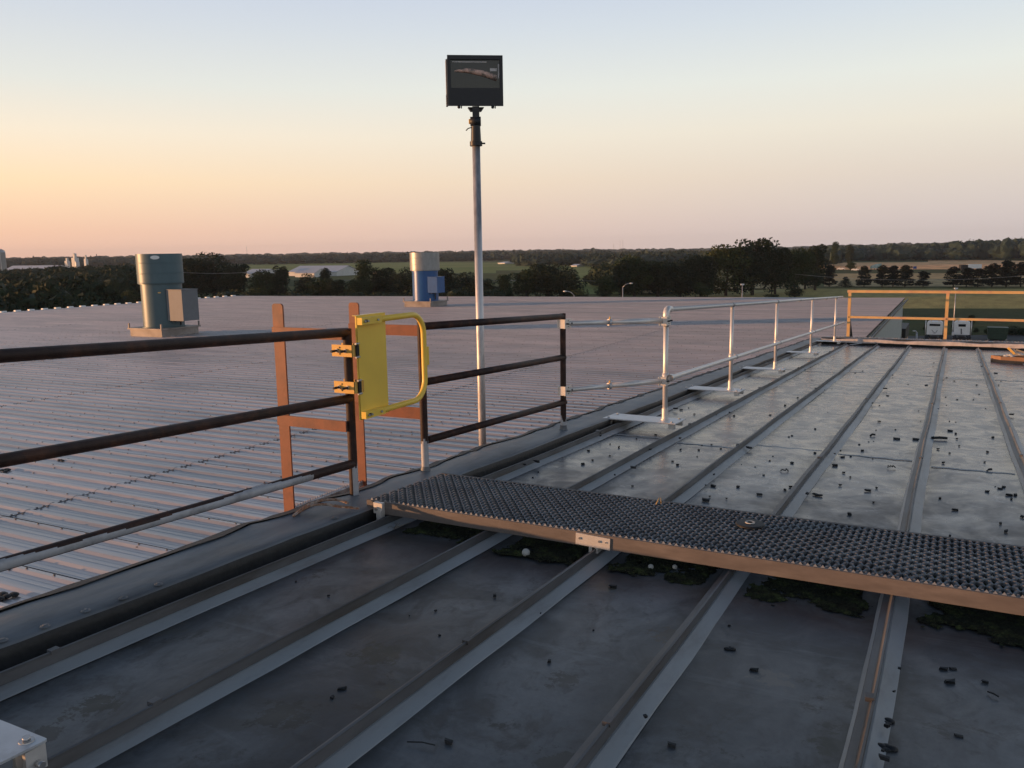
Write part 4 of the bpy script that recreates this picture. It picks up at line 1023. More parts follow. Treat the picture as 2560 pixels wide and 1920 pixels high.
# ---- white balls
for px, py, r, lbl in ((1315, 1391, .018, 'dirty white ball on the roof below the walkway, between two ribs'), (1627, 1424, .012, 'left of two small white pebbles under the walkway'),
                       (1687, 1424, .011, 'right of two small white pebbles under the walkway'), (764, 1358, .021, 'white ball against the dark roof edge face'), (912, 1298, .019, 'white ball wedged behind the guardrail post under the walkway end')):
    q = UP(px, py); tag(MB().ball(q + Vector((0, 0, r)), r, 12).build('white_ball', M['ball'], None, q), lbl, 'ball', 'white balls and pebbles on the roof')

# ================================================================ RUSTY PIPE GUARDRAILS
PR = .0235
def worn(rail, a, b_, parent, name='rail', r=PR, wear=None):
    return MB().tube([a, b_], r, 20).build(name, rail, parent)
lg = empty('pipe_guardrail', (-2.766, 3.42, UZ(3.42)), 'dark rusty pipe guardrail in the left foreground, left of the ladder', 'guardrail')
xL = -2.766; yA, yB = -.9, 3.43
P0 = Vector((xL, yB, 0))
for h, nm in ((.956, 'top_rail'), (.609, 'middle_rail')):
    MB().tube([(xL, yA, UZ(yA) + h), (xL, yB - .0, UZ(yB) + h)], PR, 24).build(nm, M['rustpipe'], lg)
# bottom rail, half covered by silver roof coating with a ragged edge
def coated_pipe(a, b_, r, parent, f, name, n=160, k=28):
    b = MB(); a = Vector(a); b_ = Vector(b_); d = (b_ - a).normalized(); x = d.cross(Vector((0, 0, 1)) if abs(d.z) < .9 else Vector((1, 0, 0))).normalized(); y = x.cross(d)
    vs = []; mi = []; Fc = []
    for i in range(n + 1):
        for j in range(k):
            t = 2 * math.pi * j / k; vs.append(a.lerp(b_, i / n) + (x * math.cos(t) + y * math.sin(t)) * r)
    for i in range(n):
        for j in range(k):
            Fc.append((i * k + j, i * k + (j + 1) % k, (i + 1) * k + (j + 1) % k, (i + 1) * k + j)); mi.append(1 if f((i + .5) / n, 2 * math.pi * (j + .5) / k) else 0)
    b.add(vs, Fc, True); o = b.build(name, [M['rustpipe'], M['greypaint']], parent); o.data.polygons.foreach_set('material_index', mi); return o
def f_low(s, t):
    y = yA + (yB - yA) * s; c = math.sin(t) * 1.0; side = math.cos(t)
    if y > 3.10: return False
    lim = .55 + .25 * math.sin(y * 5.3) + .12 * math.sin(y * 17) + (.25 if 2.7 < y < 3.1 else 0) - max(0, y - 2.85) * 1.2
    return side > .0 and c < lim and c > -.75 or (side <= 0 and c > .8 and False)
coated_pipe((xL, yA, UZ(yA) + .260), (xL, yB, UZ(yB) + .260), PR, lg, f_low, 'bottom_rail', 220, 32)
def f_post(H):
    return lambda s, t: s * H < .27 + .03 * math.sin(t * 2 + 1) and not (s * H > .06 and 2.6 < t < 4.0 and s * H < .5)
coated_pipe((xL, yB, UZ(yB) + .0), (xL, yB, UZ(yB) + .975), PR, lg, f_post(.975), 'post', 90, 28)
coated_pipe((xL, -.9, UZ(-.9)), (xL, -.9, UZ(-.9) + .97), PR, lg, f_post(.97), 'post', 40, 20)
# square steel foot of the end post
MB().box((-2.575, yB - .03, UZ(yB) + .04), (.05, .05, .085)).build('post_foot', M['greypaint'], lg)
rg = empty('pipe_guardrail', (-2.73, 4.13, UZ(4.13)), 'dark rusty pipe guardrail with three rails right of the yellow gate', 'guardrail')
A = AX(1053, 816, -2.735); A2 = AX(1405, 788, -2.64); yR1, yR2 = A.y + .015, A2.y + .01
def RP(t, h):
    y = yR1 + (yR2 - yR1) * t; return Vector((-2.735 + .095 * t, y, UZ(y) + h))
za, zb = A.z - UZ(yR1), A2.z - UZ(yR2)
for nm, p0, p1 in (('top_rail', (1053, 816), (1405, 791)), ('middle_rail', (1062, 955), (1410, 893)), ('bottom_rail', (1068, 1100), (1412, 1005))):
    a = AX(*p0, -2.735); b_ = AX(*p1, -2.64); MB().tube([a, b_], .0225, 20).build(nm, M['rustpipe'], rg)
a = AX(1052, 815, -2.735); zt1 = a.z + .0225
coated_pipe((-2.735, a.y, UZ(a.y) + .05), (-2.735, a.y, zt1), .0225, rg, lambda s, t: s < .25 + .02 * math.sin(3 * t), 'post', 60, 24)
b_ = AX(1407, 791, -2.64)
coated_pipe((-2.64, b_.y, UZ(b_.y) + .03), (-2.64, b_.y, b_.z + .0225), .0225, rg, lambda s, t: s < .16 + .03 * math.sin(2 * t), 'post', 60, 24)
YR1, YR2 = a.y, b_.y
# tar cone at post feet
for y, x in ((YR1, -2.735), (YR2, -2.64)): MB().lathe((x, y, UZ(y) + .08), [(.045, 0), (.03, .02), (.024, .05)], 20).build('post_boot', M['membrane'], rg)

# ================================================================ LADDER
XLd = -3.2; yl0, yl1 = 3.40, 4.045
ld = empty('fixed_ladder', (XLd, 3.7, LZ(XLd)), 'red oxide painted fixed ladder with flat side rails standing at the roof edge', 'ladder')
def rail_bar(y, ztop):
    w_, t_ = .073, .010; z0 = LZ(XLd); r = .018
    pts = [(-w_ / 2, z0), (w_ / 2, z0), (w_ / 2, ztop - r)] + [(w_ / 2 - r + r * math.cos(a), ztop - r + r * math.sin(a)) for a in (.4, .8, 1.2)] + [(w_ / 2 - r, ztop), (-w_ / 2 + r, ztop)] + [(-w_ / 2 + r - r * math.sin(a), ztop - r + r * math.cos(a)) for a in (.4, .8, 1.2)] + [(-w_ / 2, ztop - r)]
    b = MB(); b.prism([(XLd + x, y - t_ / 2, z) for x, z in pts], (0, t_, 0)); return b.build('side_rail', M['redoxide'], ld)
def AZ(px, py): return AX(px, py, XLd).z
rail_bar(yl0, AZ(704, 758)); rail_bar(yl1, AZ(876, 757))
for y, zs, xe in ((yl0, ((817, 843), (1040, 1066)), xL + .0), (yl1, ((806, 832), (1004, 1032)), -2.735)):
    px = 698 if y == yl0 else 905
    for ya_, yb_ in zs:
        za_, zb_ = AZ(px, ya_), AZ(px, yb_); x0 = XLd - .037
        MB().box(((x0 + xe) / 2, y - .011 if y == yl0 else y + .06, (za_ + zb_) / 2), (xe - x0, .009, abs(za_ - zb_))).build('standoff_bar', M['redoxide'], ld) if y == yl0 else MB().bar((x0, y - .011, (za_ + zb_) / 2), (xe, YR1 - .01, (za_ + zb_) / 2 + .0), .009, abs(za_ - zb_)).build('standoff_bar', M['redoxide'], ld)
for i in range(5):
    z = AZ(800, 1236) - .305 * i - .02
    rg_ = MB(); rg_.box((XLd, (yl0 + yl1) / 2, z - .012), (.04, yl1 - yl0 - .02, .028))
    for k in range(30):
        y = yl0 + .02 + k * (yl1 - yl0 - .04) / 29
        for sx in (-.016, .016): rg_.add([(XLd + sx - .004, y - .008, z + .002), (XLd + sx + .004, y - .008, z + .002), (XLd + sx + .004, y + .008, z + .002), (XLd + sx - .004, y + .008, z + .002), (XLd + sx, y, z + .012)], [(0, 1, 4), (1, 2, 4), (2, 3, 4), (3, 0, 4)])
    rg_.build('rung', M['galvpole'], ld)
MB().tube([(XLd + .05, yl1 - .012, AZ(895, 1225)), (XLd + .05, yl1 - .03, AZ(895, 1225))], .02, 12).build('bolt', M['bolt'], ld)
# wire rope loop
q0 = UP(760, 1245, .15); e = empty('wire_rope', q0, 'loop of rusty twisted wire rope lying over the roof edge at the ladder foot', 'wire rope')
def strand(path, r, parent, tw, nm):
    pts = [Vector(p) for p in path]
    fine = []
    for i in range(len(pts) - 1):                       # Catmull-Rom
        p0, p1, p2, p3 = pts[max(i - 1, 0)], pts[i], pts[i + 1], pts[min(i + 2, len(pts) - 1)]
        for k in range(14):
            t = k / 14; fine.append(.5 * ((2 * p1) + (p2 - p0) * t + (2 * p0 - 5 * p1 + 4 * p2 - p3) * t * t + (3 * p1 - p0 - 3 * p2 + p3) * t ** 3))
    for s in range(4):
        out = []
        for i, p in enumerate(fine):
            d = (fine[min(i + 1, len(fine) - 1)] - fine[max(i - 1, 0)]).normalized(); x = d.cross(Vector((0, 0, 1))).normalized(); y = x.cross(d); a = i * tw + s * math.pi / 2
            out.append(p + (x * math.cos(a) + y * math.sin(a)) * r * .55)
        MB().tube(out, r * .55, 6).build(nm, M['rope'], parent)
A_ = lambda px, py, x: AX(px, py, x)
strand([UP(733, 1290, .10), UP(765, 1266, .12), UP(800, 1252, .135), UP(840, 1249, .13), UP(872, 1258, .115)], .0065, e, .55, 'rope_strand')
strand([UP(741, 1284, .10), UP(775, 1265, .125), UP(812, 1261, .125), UP(850, 1266, .115), UP(900, 1271, .108)], .0065, e, .55, 'rope_strand')

# ================================================================ YELLOW GATE
gx = -2.72
gt = empty('safety_gate', AX(885, 900, gx), 'yellow self closing safety gate with a solid panel closing the ladder opening', 'gate')
def G(px, py, dx=0): 
    v = AX(px, py, gx); v.x += dx; return v
tl, bl, tr, br = G(884, 790), G(900, 1049), G(955, 797), G(968, 1022)
yl = (tl.y + bl.y) / 2 - .002; yr = (tr.y + br.y) / 2
pn = MB(); pn.box((gx + .014, (yl + yr) / 2, (tl.z + bl.z) / 2), (.003, yr - yl, tl.z - bl.z)); pn.box((gx + .009, yl + .0015, (tl.z + bl.z) / 2), (.012, .003, tl.z - bl.z))
pn.box((gx + .0, (yl + yr) / 2, tl.z + .0), (.03, yr - yl, .003)); pn.build('panel', M['yellow'], gt)
zt, zb_ = G(1000, 792).z - .0, G(1010, 1005).z + .0
zt = tl.z - .028; zb_ = bl.z + .026
yo = G(1050, 900).y; rr = .115
path = [(gx + .030, yl + .05, zt)]
for k in range(9):
    a = math.pi / 2 * (1 - k / 8); path.append((gx + .030, yo - rr + rr * math.cos(a), zt - rr + rr * math.sin(a)))
for k in range(9):
    a = -math.pi / 2 * k / 8; path.append((gx + .030, yo - rr + rr * math.cos(a), zb_ + rr + rr * math.sin(a)))
path.append((gx + .030, yl + .05, zb_))
MB().tube(path, .0165, 16).build('frame_tube', M['yellow'], gt)
for z in (zt, zb_): MB().box((gx + .03, yl + .085, z), (.036, .17, .037)).build('frame_sleeve', M['yellow'], gt)
for z in (zt, zb_):
    for y in (.02, .045, .13): MB().tube([(gx + .048, yl + y, z), (gx + .058, yl + y, z)], .006, 8).build('bolt', M['bolt'], gt)
    MB().box((gx + .049, yl + .032, z), (.003, .02, .016)).build('slot', M['rubber'], gt)
zl0, zl1 = G(1058, 866).z, G(1058, 912).z
MB().box((gx + .030, yo + .022, (zl0 + zl1) / 2), (.005, .05, abs(zl0 - zl1))).build('stop_plate', M['yellow'], gt)
for (ya_, yb_) in ((861, 893), (952, 985)):
    a = AY(829 if ya_ == 861 else 835, ya_, 3.385); b_ = AY(880 if ya_ == 861 else 886, yb_, 3.385)
    z = (a.z + b_.z) / 2; hh = abs(a.z - b_.z) / 2
    hb = MB(); hb.box(((a.x + b_.x) / 2, 3.387, z), (b_.x - a.x, .006, hh * 2)); hb.box((b_.x - .003, 3.42, z), (.006, .07, hh * 2)); hb.box(((a.x + b_.x) / 2, 3.465, z), (b_.x - a.x, .006, hh * 2))
    ho = hb.build('hinge_bracket', M['bracket'], gt)
    for fx in (.28, .70):
        x = a.x + (b_.x - a.x) * fx
        MB().tube([(x, 3.384, z), (x, 3.376, z)], .011, 8).build('nut', M['bolt'], ho)
        MB().tube([(x, 3.378, z), (x - .0, 3.335, z)], .0065, 8).build('bolt', M['rubber'], ho)
    for dz in (.55, -.55): MB().tube([((a.x + b_.x) / 2 - .012, 3.3835, z + dz * hh), ((a.x + b_.x) / 2 - .012, 3.382, z + dz * hh)], .004, 8).build('hole', M['rubber'], ho)
    MB().box((b_.x + .004, 3.425, z), (.010, .022, hh * 1.8)).build('hinge_spring', M['rubber'], ho)
    for dz in (1, -1): MB().tube([(b_.x + .006, 3.41, z + dz * (hh + .004)), (b_.x + .006, 3.44, z + dz * (hh + .004))], .006, 8).build('hinge_pin', M['bolt'], ho)

# ================================================================ SILVER GUARDRAIL
sg = empty('silver_guardrail', (-2.1, 6.73, UZ(6.73)), 'shiny galvanised pipe guardrail on white base plates along the roof edge', 'guardrail')
sy = [6.73, 9.18, 11.95, 15.48, 19.16]
def sx(y): return -2.10 - .0112 * (y - 6.73)
TH, MH = 1.02, .455
def SP(y, h, dx=0): return Vector((sx(y) + dx, y, UZ(y) + h))
for i, y in enumerate(sy):
    pl = MB(); xx = sx(y); pz = .082
    w_ = .62; yy0, yy1 = y - .15, y + .15
    xl = xx - .50; xr = xx + .135
    pl.add([(xl, yy0, UZ(yy0) + pz), (xr, yy0, UZ(yy0) + pz), (xr, yy1, UZ(yy1) + pz), (xl, yy1, UZ(yy1) + pz), (xl, yy0, UZ(yy0) + pz + .009), (xr, yy0, UZ(yy0) + pz + .009), (xr, yy1, UZ(yy1) + pz + .009), (xl, yy1, UZ(yy1) + pz + .009)], [(3, 2, 1, 0), (4, 5, 6, 7), (0, 1, 5, 4), (1, 2, 6, 5), (2, 3, 7, 6), (3, 0, 4, 7)])
    po = pl.build('base_plate', M['alu'], sg)
    for cxx in (xl + .04, xr - .04):
        for cyy in (yy0 + .04, yy1 - .04):
            MB().tube([(cxx, cyy, UZ(cyy) + pz + .008), (cxx, cyy, UZ(cyy) + pz + .020)], .011, 6).build('bolt', M['bolt'], po)
            MB().box((cxx, cyy, UZ(cyy) + pz - .022), (.05, .04, .042)).build('seam_clamp', M['galv'], po)
    bb = SP(y, pz + .009)
    ps = MB(); ps.tube([bb, SP(y, TH - .02)], .0195 if i else .021, 20); p_o = ps.build('post', M['galv'], sg)
    MB().lathe(bb, [(.034, 0), (.034, .012), (.026, .014), (.026, .10), (.021, .102)], 20).build('post_socket', M['galv'], p_o)
    if i: 
        MB().tube([SP(y - .035, TH), SP(y + .035, TH)], .028, 16).build('rail_coupling', M['galvpole'], p_o)
    MB().tube([SP(y - .03, MH, .048), SP(y + .03, MH, .048)], .028, 16).build('rail_coupling', M['galvpole'], p_o)
    MB().tube([SP(y, MH - .035), SP(y, MH + .035)], .027, 16).build('post_collar', M['galv'], p_o)
# elbow + top rail
el = [SP(6.73, TH - .14), SP(6.73, TH - .05)] + [Vector((sx(6.73), 6.73 + .05 - .05 * math.cos(a), UZ(6.73) + TH - .05 + .05 * math.sin(a))) for a in (.4, .8, 1.2, 1.57)] + [SP(6.85, TH)]
MB().tube(el, .0275, 18).build('elbow', M['galv'], sg)
MB().tube([SP(6.82, TH), SP(20.36, TH + .01)], .021, 20).build('top_rail', M['galv'], sg)
mrail = MB(); mrail.tube([SP(6.69, MH, .052), SP(20.36, MH - .0, .052)], .021, 20, False); mrail.build('middle_rail', M['galv'], sg)
MB().tube([SP(6.68, MH, .052), SP(6.76, MH, .052)], .029, 18, False).build('rail_end_collar', M['galv'], sg)
MB().tube([SP(6.71, MH, .052), SP(6.72, MH, .052)], .0195, 18).build('tube_bore', M['rubber'], sg)
for y in (14.0, 17.4): MB().tube([SP(y - .04, TH), SP(y + .04, TH)], .0245, 16).build('sleeve_joint', M['galvpole'], sg)
# adjustable connecting bars between the two railings
def slide(pa, pb, lbl):
    a, b_ = Vector(pa), Vector(pb); d = (b_ - a).normalized(); e = empty('connecting_bar', a, lbl, 'rail bar', 'telescopic bars joining the two guardrails')
    m_ = a.lerp(b_, .42)
    MB().tube([a, a.lerp(b_, .5)], .0185, 16).build('inner_tube', M['galv'], e)
    o = MB().tube([m_, b_], .0225, 16).build('outer_tube', M['galv'], e)
    MB().tube([m_ - d * .006, m_ + d * .02], .026, 16).build('collar', M['galvpole'], o)
    MB().tube([m_ + d * .01, m_ + d * .01 + Vector((0, 0, .045))], .007, 8).build('thumb_screw', M['bracket'], o)
    for q, s in ((a, 1), (b_, -1)):
        c = MB(); w_ = .095
        c.box(q + Vector((.026, 0, 0)) - d * s * 0, (.006, .12, .072)); c.box(q + Vector((-.035, 0, 0)), (.006, .11, .072))
        c.box(q + Vector((-.005, -.046 * 1, 0)), (.066, .005, .07))
        co_ = c.build('clamp', M['galv'], e)
        for dy in (-.03, .035): MB().tube([q + Vector((.03, dy, 0)), q + Vector((.05, dy + .0, 0))], .006, 8).build('clamp_bolt', M['rubber'], co_)
        for dz in (-.022, .022): MB().tube([q + Vector((.0295, .0, dz)), q + Vector((.031, 0, dz))], .005, 8).build('clamp_hole', M['rubber'], co_)
yb0 = 6.73; q1 = AX(1663, 802, sx(yb0) + .0); q2 = AX(1663, 951, sx(yb0))
slide((-2.63, YR2 + .012, AX(1412, 808, -2.64).z), (sx(yb0) + .0, yb0 - .02, q1.z), 'upper telescopic bar between the rusty rail and the silver rail')
slide((-2.63, YR2 + .012, AX(1416, 973, -2.64).z), (sx(yb0) + .0, yb0 - .02, q2.z), 'lower telescopic bar between the rusty rail and the silver rail')

# base plate at the lower left corner
e = empty('rail_base_plate', UP(60, 1620, .11), 'bright metal base plate corner with a bolt in the bottom left foreground', 'base plate')
c0 = UP(121, 1853, .115)
cy = c0.y; z = lambda y, dz=0: UZ(y) + .115 + dz
pts = [(c0.x - .55, cy - .34), (c0.x, cy - .34), (c0.x, cy - .006), (c0.x - .006, cy), (c0.x - .55, cy)]
b = MB(); b.add([(x, y, z(y)) for x, y in pts] + [(x, y, z(y, .006)) for x, y in pts], [(4, 3, 2, 1, 0), (5, 6, 7, 8, 9)] + [(i, (i + 1) % 5, (i + 1) % 5 + 5, i + 5) for i in range(5)])
b.build('plate', M['alu'], e)
bq = Vector((c0.x - .035, cy - .03, z(cy, .006)))
bo = MB().lathe(bq, [(0, .004), (.017, .004), (.018, 0)], 20).build('washer', M['bolt'], e)
MB().tube([bq + Vector((0, 0, .003)), bq + Vector((0, 0, .013))], .010, 6).build('bolt_head', M['bolt'], bo)
cl = MB(); cl.box((c0.x - .01, cy - .03, z(cy) - .032), (.012, .05, .06)); cl.box((c0.x - .05, cy - .03, z(cy) - .032), (.012, .05, .06)); clo = cl.build('seam_clamp', M['galv'], e)
MB().tube([(c0.x + .0, cy - .03, z(cy) - .04), (c0.x + .018, cy - .03, z(cy) - .04)], .009, 8).build('clamp_bolt', M['bolt'], clo)
MB().box((c0.x - .3, cy - .2, z(cy) - .02), (.5, .02, .03)).build('stiffener', M['galv'], e)

# ================================================================ ORANGE LIT END RAILING
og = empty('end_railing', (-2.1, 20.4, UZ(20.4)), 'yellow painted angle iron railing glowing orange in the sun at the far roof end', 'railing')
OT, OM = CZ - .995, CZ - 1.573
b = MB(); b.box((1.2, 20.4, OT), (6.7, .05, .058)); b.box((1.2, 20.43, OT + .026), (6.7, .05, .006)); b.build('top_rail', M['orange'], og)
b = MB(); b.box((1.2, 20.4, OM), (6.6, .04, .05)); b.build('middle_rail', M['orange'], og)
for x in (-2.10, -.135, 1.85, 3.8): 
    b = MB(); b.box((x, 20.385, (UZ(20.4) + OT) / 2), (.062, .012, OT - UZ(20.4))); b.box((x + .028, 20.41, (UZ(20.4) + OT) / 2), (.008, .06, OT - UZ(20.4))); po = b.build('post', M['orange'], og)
    MB().tube([(x, 20.378, OM), (x, 20.368, OM)], .012, 8).build('bolt', M['rubber'], po)
b = MB(); b.add([(-2.06, 20.41, UZ(20.4) + .12), (-2.00, 20.41, UZ(20.4) + .12), (-2.06, 20.41, OM - .05), (-2.06, 20.42, UZ(20.4) + .12), (-2.00, 20.42, UZ(20.4) + .12), (-2.06, 20.42, OM - .05)], [(0, 1, 2), (5, 4, 3), (0, 3, 4, 1), (1, 4, 5, 2), (2, 5, 3, 0)]); b.build('gusset', M['rubber'], og)

# ================================================================ FLOODLIGHT
fx, fy = -3.2, 5.56
fl = empty('floodlight_pole', (fx, fy, LZ(fx)), 'tall galvanised pole with a square black floodlight on top', 'floodlight')
ztop = AX(1190, 358, fx).z
MB().tube([(fx, fy, LZ(fx)), (fx, fy, ztop)], .0295, 24).build('pole', M['galvpole'], fl)
MB().lathe((fx, fy, LZ(fx)), [(.09, 0), (.09, .015), (.035, .02)], 20).build('pole_flange', M['galvpole'], fl)
Zt = Vector((fx, fy, ztop))
sl = MB(); sl.lathe(Zt, [(.036, -.02), (.046, -.02), (.046, .012), (.038, .014), (.034, .12), (0, .12)], 24); slo = sl.build('slip_fitter', M['lampbody'], fl)
MB().tube([Zt + Vector((.04, 0, -.004)), Zt + Vector((.066, 0.02, -.004))], .006, 8).build('set_screw', M['lampbody'], slo)
kn = MB(); kn.box(Zt + Vector((.004, 0, .16)), (.05, .035, .20), YAW); kn.tube([Zt + Vector((-.034, -.018, .155)), Zt + Vector((.034, .018, .155))], .034, 18); kno = kn.build('knuckle', M['lampbody'], fl)
MB().tube([Zt + Vector((-.044, -.023, .155)), Zt + Vector((-.034, -.018, .155))], .018, 14).build('knuckle_bolt', M['bracket'], kno)
MB().tube([Zt + Vector((-.02, -.03, .11)), Zt + Vector((-.045, -.035, .105)), Zt + Vector((-.06, -.04, .09))], .004, 6).build('cable', M['rubber'], fl)
# head: turned slightly off the view, glass face on
ha = YAW + rad(6); HX = Vector((math.cos(ha), math.sin(ha), 0)); HY = Vector((-math.sin(ha), math.cos(ha), 0)); HZ = Vector((0, 0, 1))
dep = float(np.dot(np.array([fx, fy, ztop - CZ]), _fw)); s = dep / F_PX
cz0 = ztop + (358 - 268) * s * .985; cz1 = ztop + (358 - 147) * s * .985
W2 = 67.5 * s; hc = Zt.copy(); hc = hc + HX * (1 * s)
def Hp(x, y, z): return Vector((hc.x, hc.y, 0)) + HX * x + HY * y + HZ * z
fr = MB()
# housing: deep at the bottom, shallow at the top
fr.prism([Hp(-W2, -.01, cz0), Hp(-W2, -.01, cz1), Hp(-W2, .10, cz1 - .005), Hp(-W2, .20, cz0 + .18), Hp(-W2, .20, cz0 + .05)], HX * 2 * W2); fr.build('housing', M['lampbody'], fl)
gz0 = cz0 + (268 - 226) * s; gz1 = cz1 - 10 * s; gx0 = -W2 + 7 * s; gx1 = W2 - 7 * s
b = MB()
b.add([Hp(-W2 - .002, -.032, cz0), Hp(W2 + .002, -.032, cz0), Hp(W2 + .002, -.032, cz1), Hp(-W2 - .002, -.032, cz1), Hp(gx0, -.032, gz0), Hp(gx1, -.032, gz0), Hp(gx1, -.032, gz1), Hp(gx0, -.032, gz1),
       Hp(-W2 - .002, -.01, cz0), Hp(W2 + .002, -.01, cz0), Hp(W2 + .002, -.01, cz1), Hp(-W2 - .002, -.01, cz1), Hp(gx0, -.012, gz0), Hp(gx1, -.012, gz0), Hp(gx1, -.012, gz1), Hp(gx0, -.012, gz1)],
      [(0, 1, 5, 4), (1, 2, 6, 5), (2, 3, 7, 6), (3, 0, 4, 7), (0, 8, 9, 1), (1, 9, 10, 2), (2, 10, 11, 3), (3, 11, 8, 0), (4, 5, 13, 12), (5, 6, 14, 13), (6, 7, 15, 14), (7, 4, 12, 15)])
b.build('door_frame', M['lampbody'], fl)
gm_ = mat('floodlight_lens', (.022, .023, .024), .06, 0, .3, 3, 0, 0, (1, 1, 1), None)
b = MB(); b.box((Hp(gx0, -.016, gz0) + Hp(gx1, -.016, gz1)) / 2, (gx1 - gx0 - .002, .006, gz1 - gz0 - .002), ha); b.build('lens', gm_, fl)
# arc tube and reflector edges read through the lens as a pinkish band: real lamp tube just in front of the reflector
zl = (gz0 + gz1) / 2
lm = MB(); lm.tube([Hp(gx0 + .03, -.021, zl + .02), Hp(gx0 + .12, -.021, zl + .024), Hp(gx1 - .12, -.021, zl + .004), Hp(gx1 - .02, -.021, zl - .03)], [.006, .017, .021, .021], 14); lm.build('lamp_tube', mat('clouded_lamp_tube', (.62, .42, .34), .5, 0, .35, 40, 0, 0, (1, 1, 1), (.2, .17, .15), 30, .5, .6), fl)
MB().box(Hp(gx1 - .045, -.0205, zl + .03), (.05, .003, .02), ha).build('lamp_holder', M['galvpole'], fl)
MB().box(Hp((gx0 + gx1) / 2 - .04, -.0205, gz1 - .016), (gx1 - gx0 - .11, .002, .005), ha).build('reflector_edge', M['galvpole'], fl)
MB().box(Hp(gx1 - .008, -.0205, zl + .02), (.010, .002, .10), ha).build('reflector_edge', M['galvpole'], fl)
for k in range(5): MB().box(Hp(-W2 - .007, .05, cz0 + .015 + k * .017), (.014, .09, .008), ha).build('cooling_fin', M['curb'], fl)
MB().box(Hp(-W2 - .006, .05, cz0 + .09 + (cz1 - cz0 - .11) / 2), (.012, .08, cz1 - cz0 - .11), ha).build('side_bracket', M['curb'], fl)
for x in (-.62, .62):
    MB().ball(Hp(W2 * x, -.02, cz0 - .008), .012, 8).build('latch', M['lampbody'], fl)
    MB().box(Hp(W2 * x + .018, -.02, cz0 - .008), (.008, .01, .02), ha).build('latch_screw', M['lampbody'], fl)
MB().prism([Hp(-.055, .03, cz0), Hp(.065, .03, cz0), Hp(.045, .03, cz0 - .028), Hp(-.035, .03, cz0 - .028)], HY * .05).build('neck', M['lampbody'], fl)

# ================================================================ CARDBOARD TRAY WITH TOOLS
q = UP(2497, 900); e = empty('cardboard_tray', q, 'torn brown cardboard tray at the far right of the roof', 'cardboard box')
xa, ya = q.x - .16, 16.2; zz = UZ(ya)
hgt = .11
def wallp(a, b_, h=hgt): 
    return MB().bar((a[0], a[1], UZ(a[1]) + h / 2), (b_[0], b_[1], UZ(b_[1]) + h / 2), .006, h, (0, 0, 1))
wallp((.60, 16.20), (.74, 15.95)).build('side', M['cardboard'], e)
wallp((.74, 15.95), (1.7, 15.82)).build('side', M['cardboard'], e)
wallp((.60, 16.20), (1.55, 16.4)).build('side', M['cardboard'], e)
MB().add([(.60, 16.2, UZ(16.2) + .012), (.74, 15.95, UZ(15.95) + .012), (1.7, 15.82, UZ(15.82) + .012), (1.55, 16.4, UZ(16.4) + .012)], [(0, 1, 2, 3)]).build('bottom', M['cardboard'], e)
def tool(px, py, lbl, f):
    pass
q = AY(2528, 877, 16.1)
e = empty('yellow_tool', q, 'yellow handled tool standing in the cardboard tray', 'tool')
MB().bar(q + Vector((-.05, 0, .05)), q + Vector((.05, 0, -.05)), .03, .035).build('handle', M['bracket'], e)
MB().tube([q + Vector((.05, 0, -.05)), q + Vector((.2, 0, -.06))], .012, 8).build('shaft', M['galv'], e)
q = AY(2520, 890, 16.1); b = MB()
for i in range(9): b.ball(q + Vector((rnd.uniform(-.09, .09), rnd.uniform(-.05, .05), rnd.uniform(-.03, .02))), rnd.uniform(.02, .04), 4, (1.2, 1, .7))
tag(b.build('crumpled_plastic', mat('clear_plastic_bag', (.5, .5, .5), .25, 0, .2, 20), None, q), 'crumpled clear plastic in the cardboard tray', 'plastic bag')
q = AY(2545, 884, 16.1)
tag(MB().bar(q + Vector((-.05, 0, -.01)), q + Vector((.5, .1, -.05)), .04, .03).bar(q + Vector((-.03, .03, .06)), q + Vector((.3, .1, -.06)), .03, .025).build('timber_offcuts', mat('pale_timber', (.5, .38, .25), .7), None, q), 'pale timber offcuts sticking out of the cardboard tray', 'timber')
# small white strips near the kerb
q = UP(2300, 866, .01); tag(MB().bar(q + Vector((-.13, 0, .0)), q + Vector((.13, .12, .0)), .02, .008).build('white_strip', M['white'], None, q), 'thin white strip lying by the far kerb', 'strip')
q = UP(2140, 862, .02); tag(MB().bar(q + Vector((-.12, -.05, .0)), q + Vector((.1, .1, .03)), .03, .01).build('metal_offcut', M['alu'], None, q), 'bent metal offcut by the left end of the far kerb', 'offcut')

# ================================================================ BLACK RUBBER CRUMBS
def crumb(seed, a, b_, c):
    g = random.Random(seed); m_ = MB(); m_.box((0, 0, c / 2), (a, b_, c)); m_.v = [(x + g.uniform(-.2, .2) * a, y + g.uniform(-.2, .2) * b_, max(0, z + g.uniform(-.15, .2) * c)) for x, y, z in m_.v]
    me = bpy.data.meshes.new('crumb'); me.from_pydata(m_.v, [], m_.f); me.materials.append(M['rubber']); return me
CR = [crumb(i, .017, .013, .011) for i in range(5)] + [crumb(9 + i, .011, .009, .007) for i in range(3)]
CL = [crumb(20 + i, .036, .018, .014) for i in range(4)]
CRUMBS = []
def place(px, py, big, lbl=None):
    q = UP(px, py + 1.5, 0); me = rnd.choice(CL if big else CR); o = bpy.data.objects.new('rubber_crumb', me); COL.objects.link(o)
    near = min(SEAMS, key=lambda s: abs(s - q.x)); z = UZ(q.y) + .0005
    if -.06 < q.x - near < .076: z = UZ(q.y) + (.036 if abs(q.x - near) < .03 else .02)
    o.location = (q.x, q.y, z); o.rotation_euler = (0, 0, rnd.uniform(-.5, .5) if big else rnd.uniform(0, 3))
    s = rnd.uniform(.6, 1.1) * (.72 if q.y < 3.3 else 1); o.scale = (s, s, s)
    CRUMBS.append((o, q.x, q.y, big))
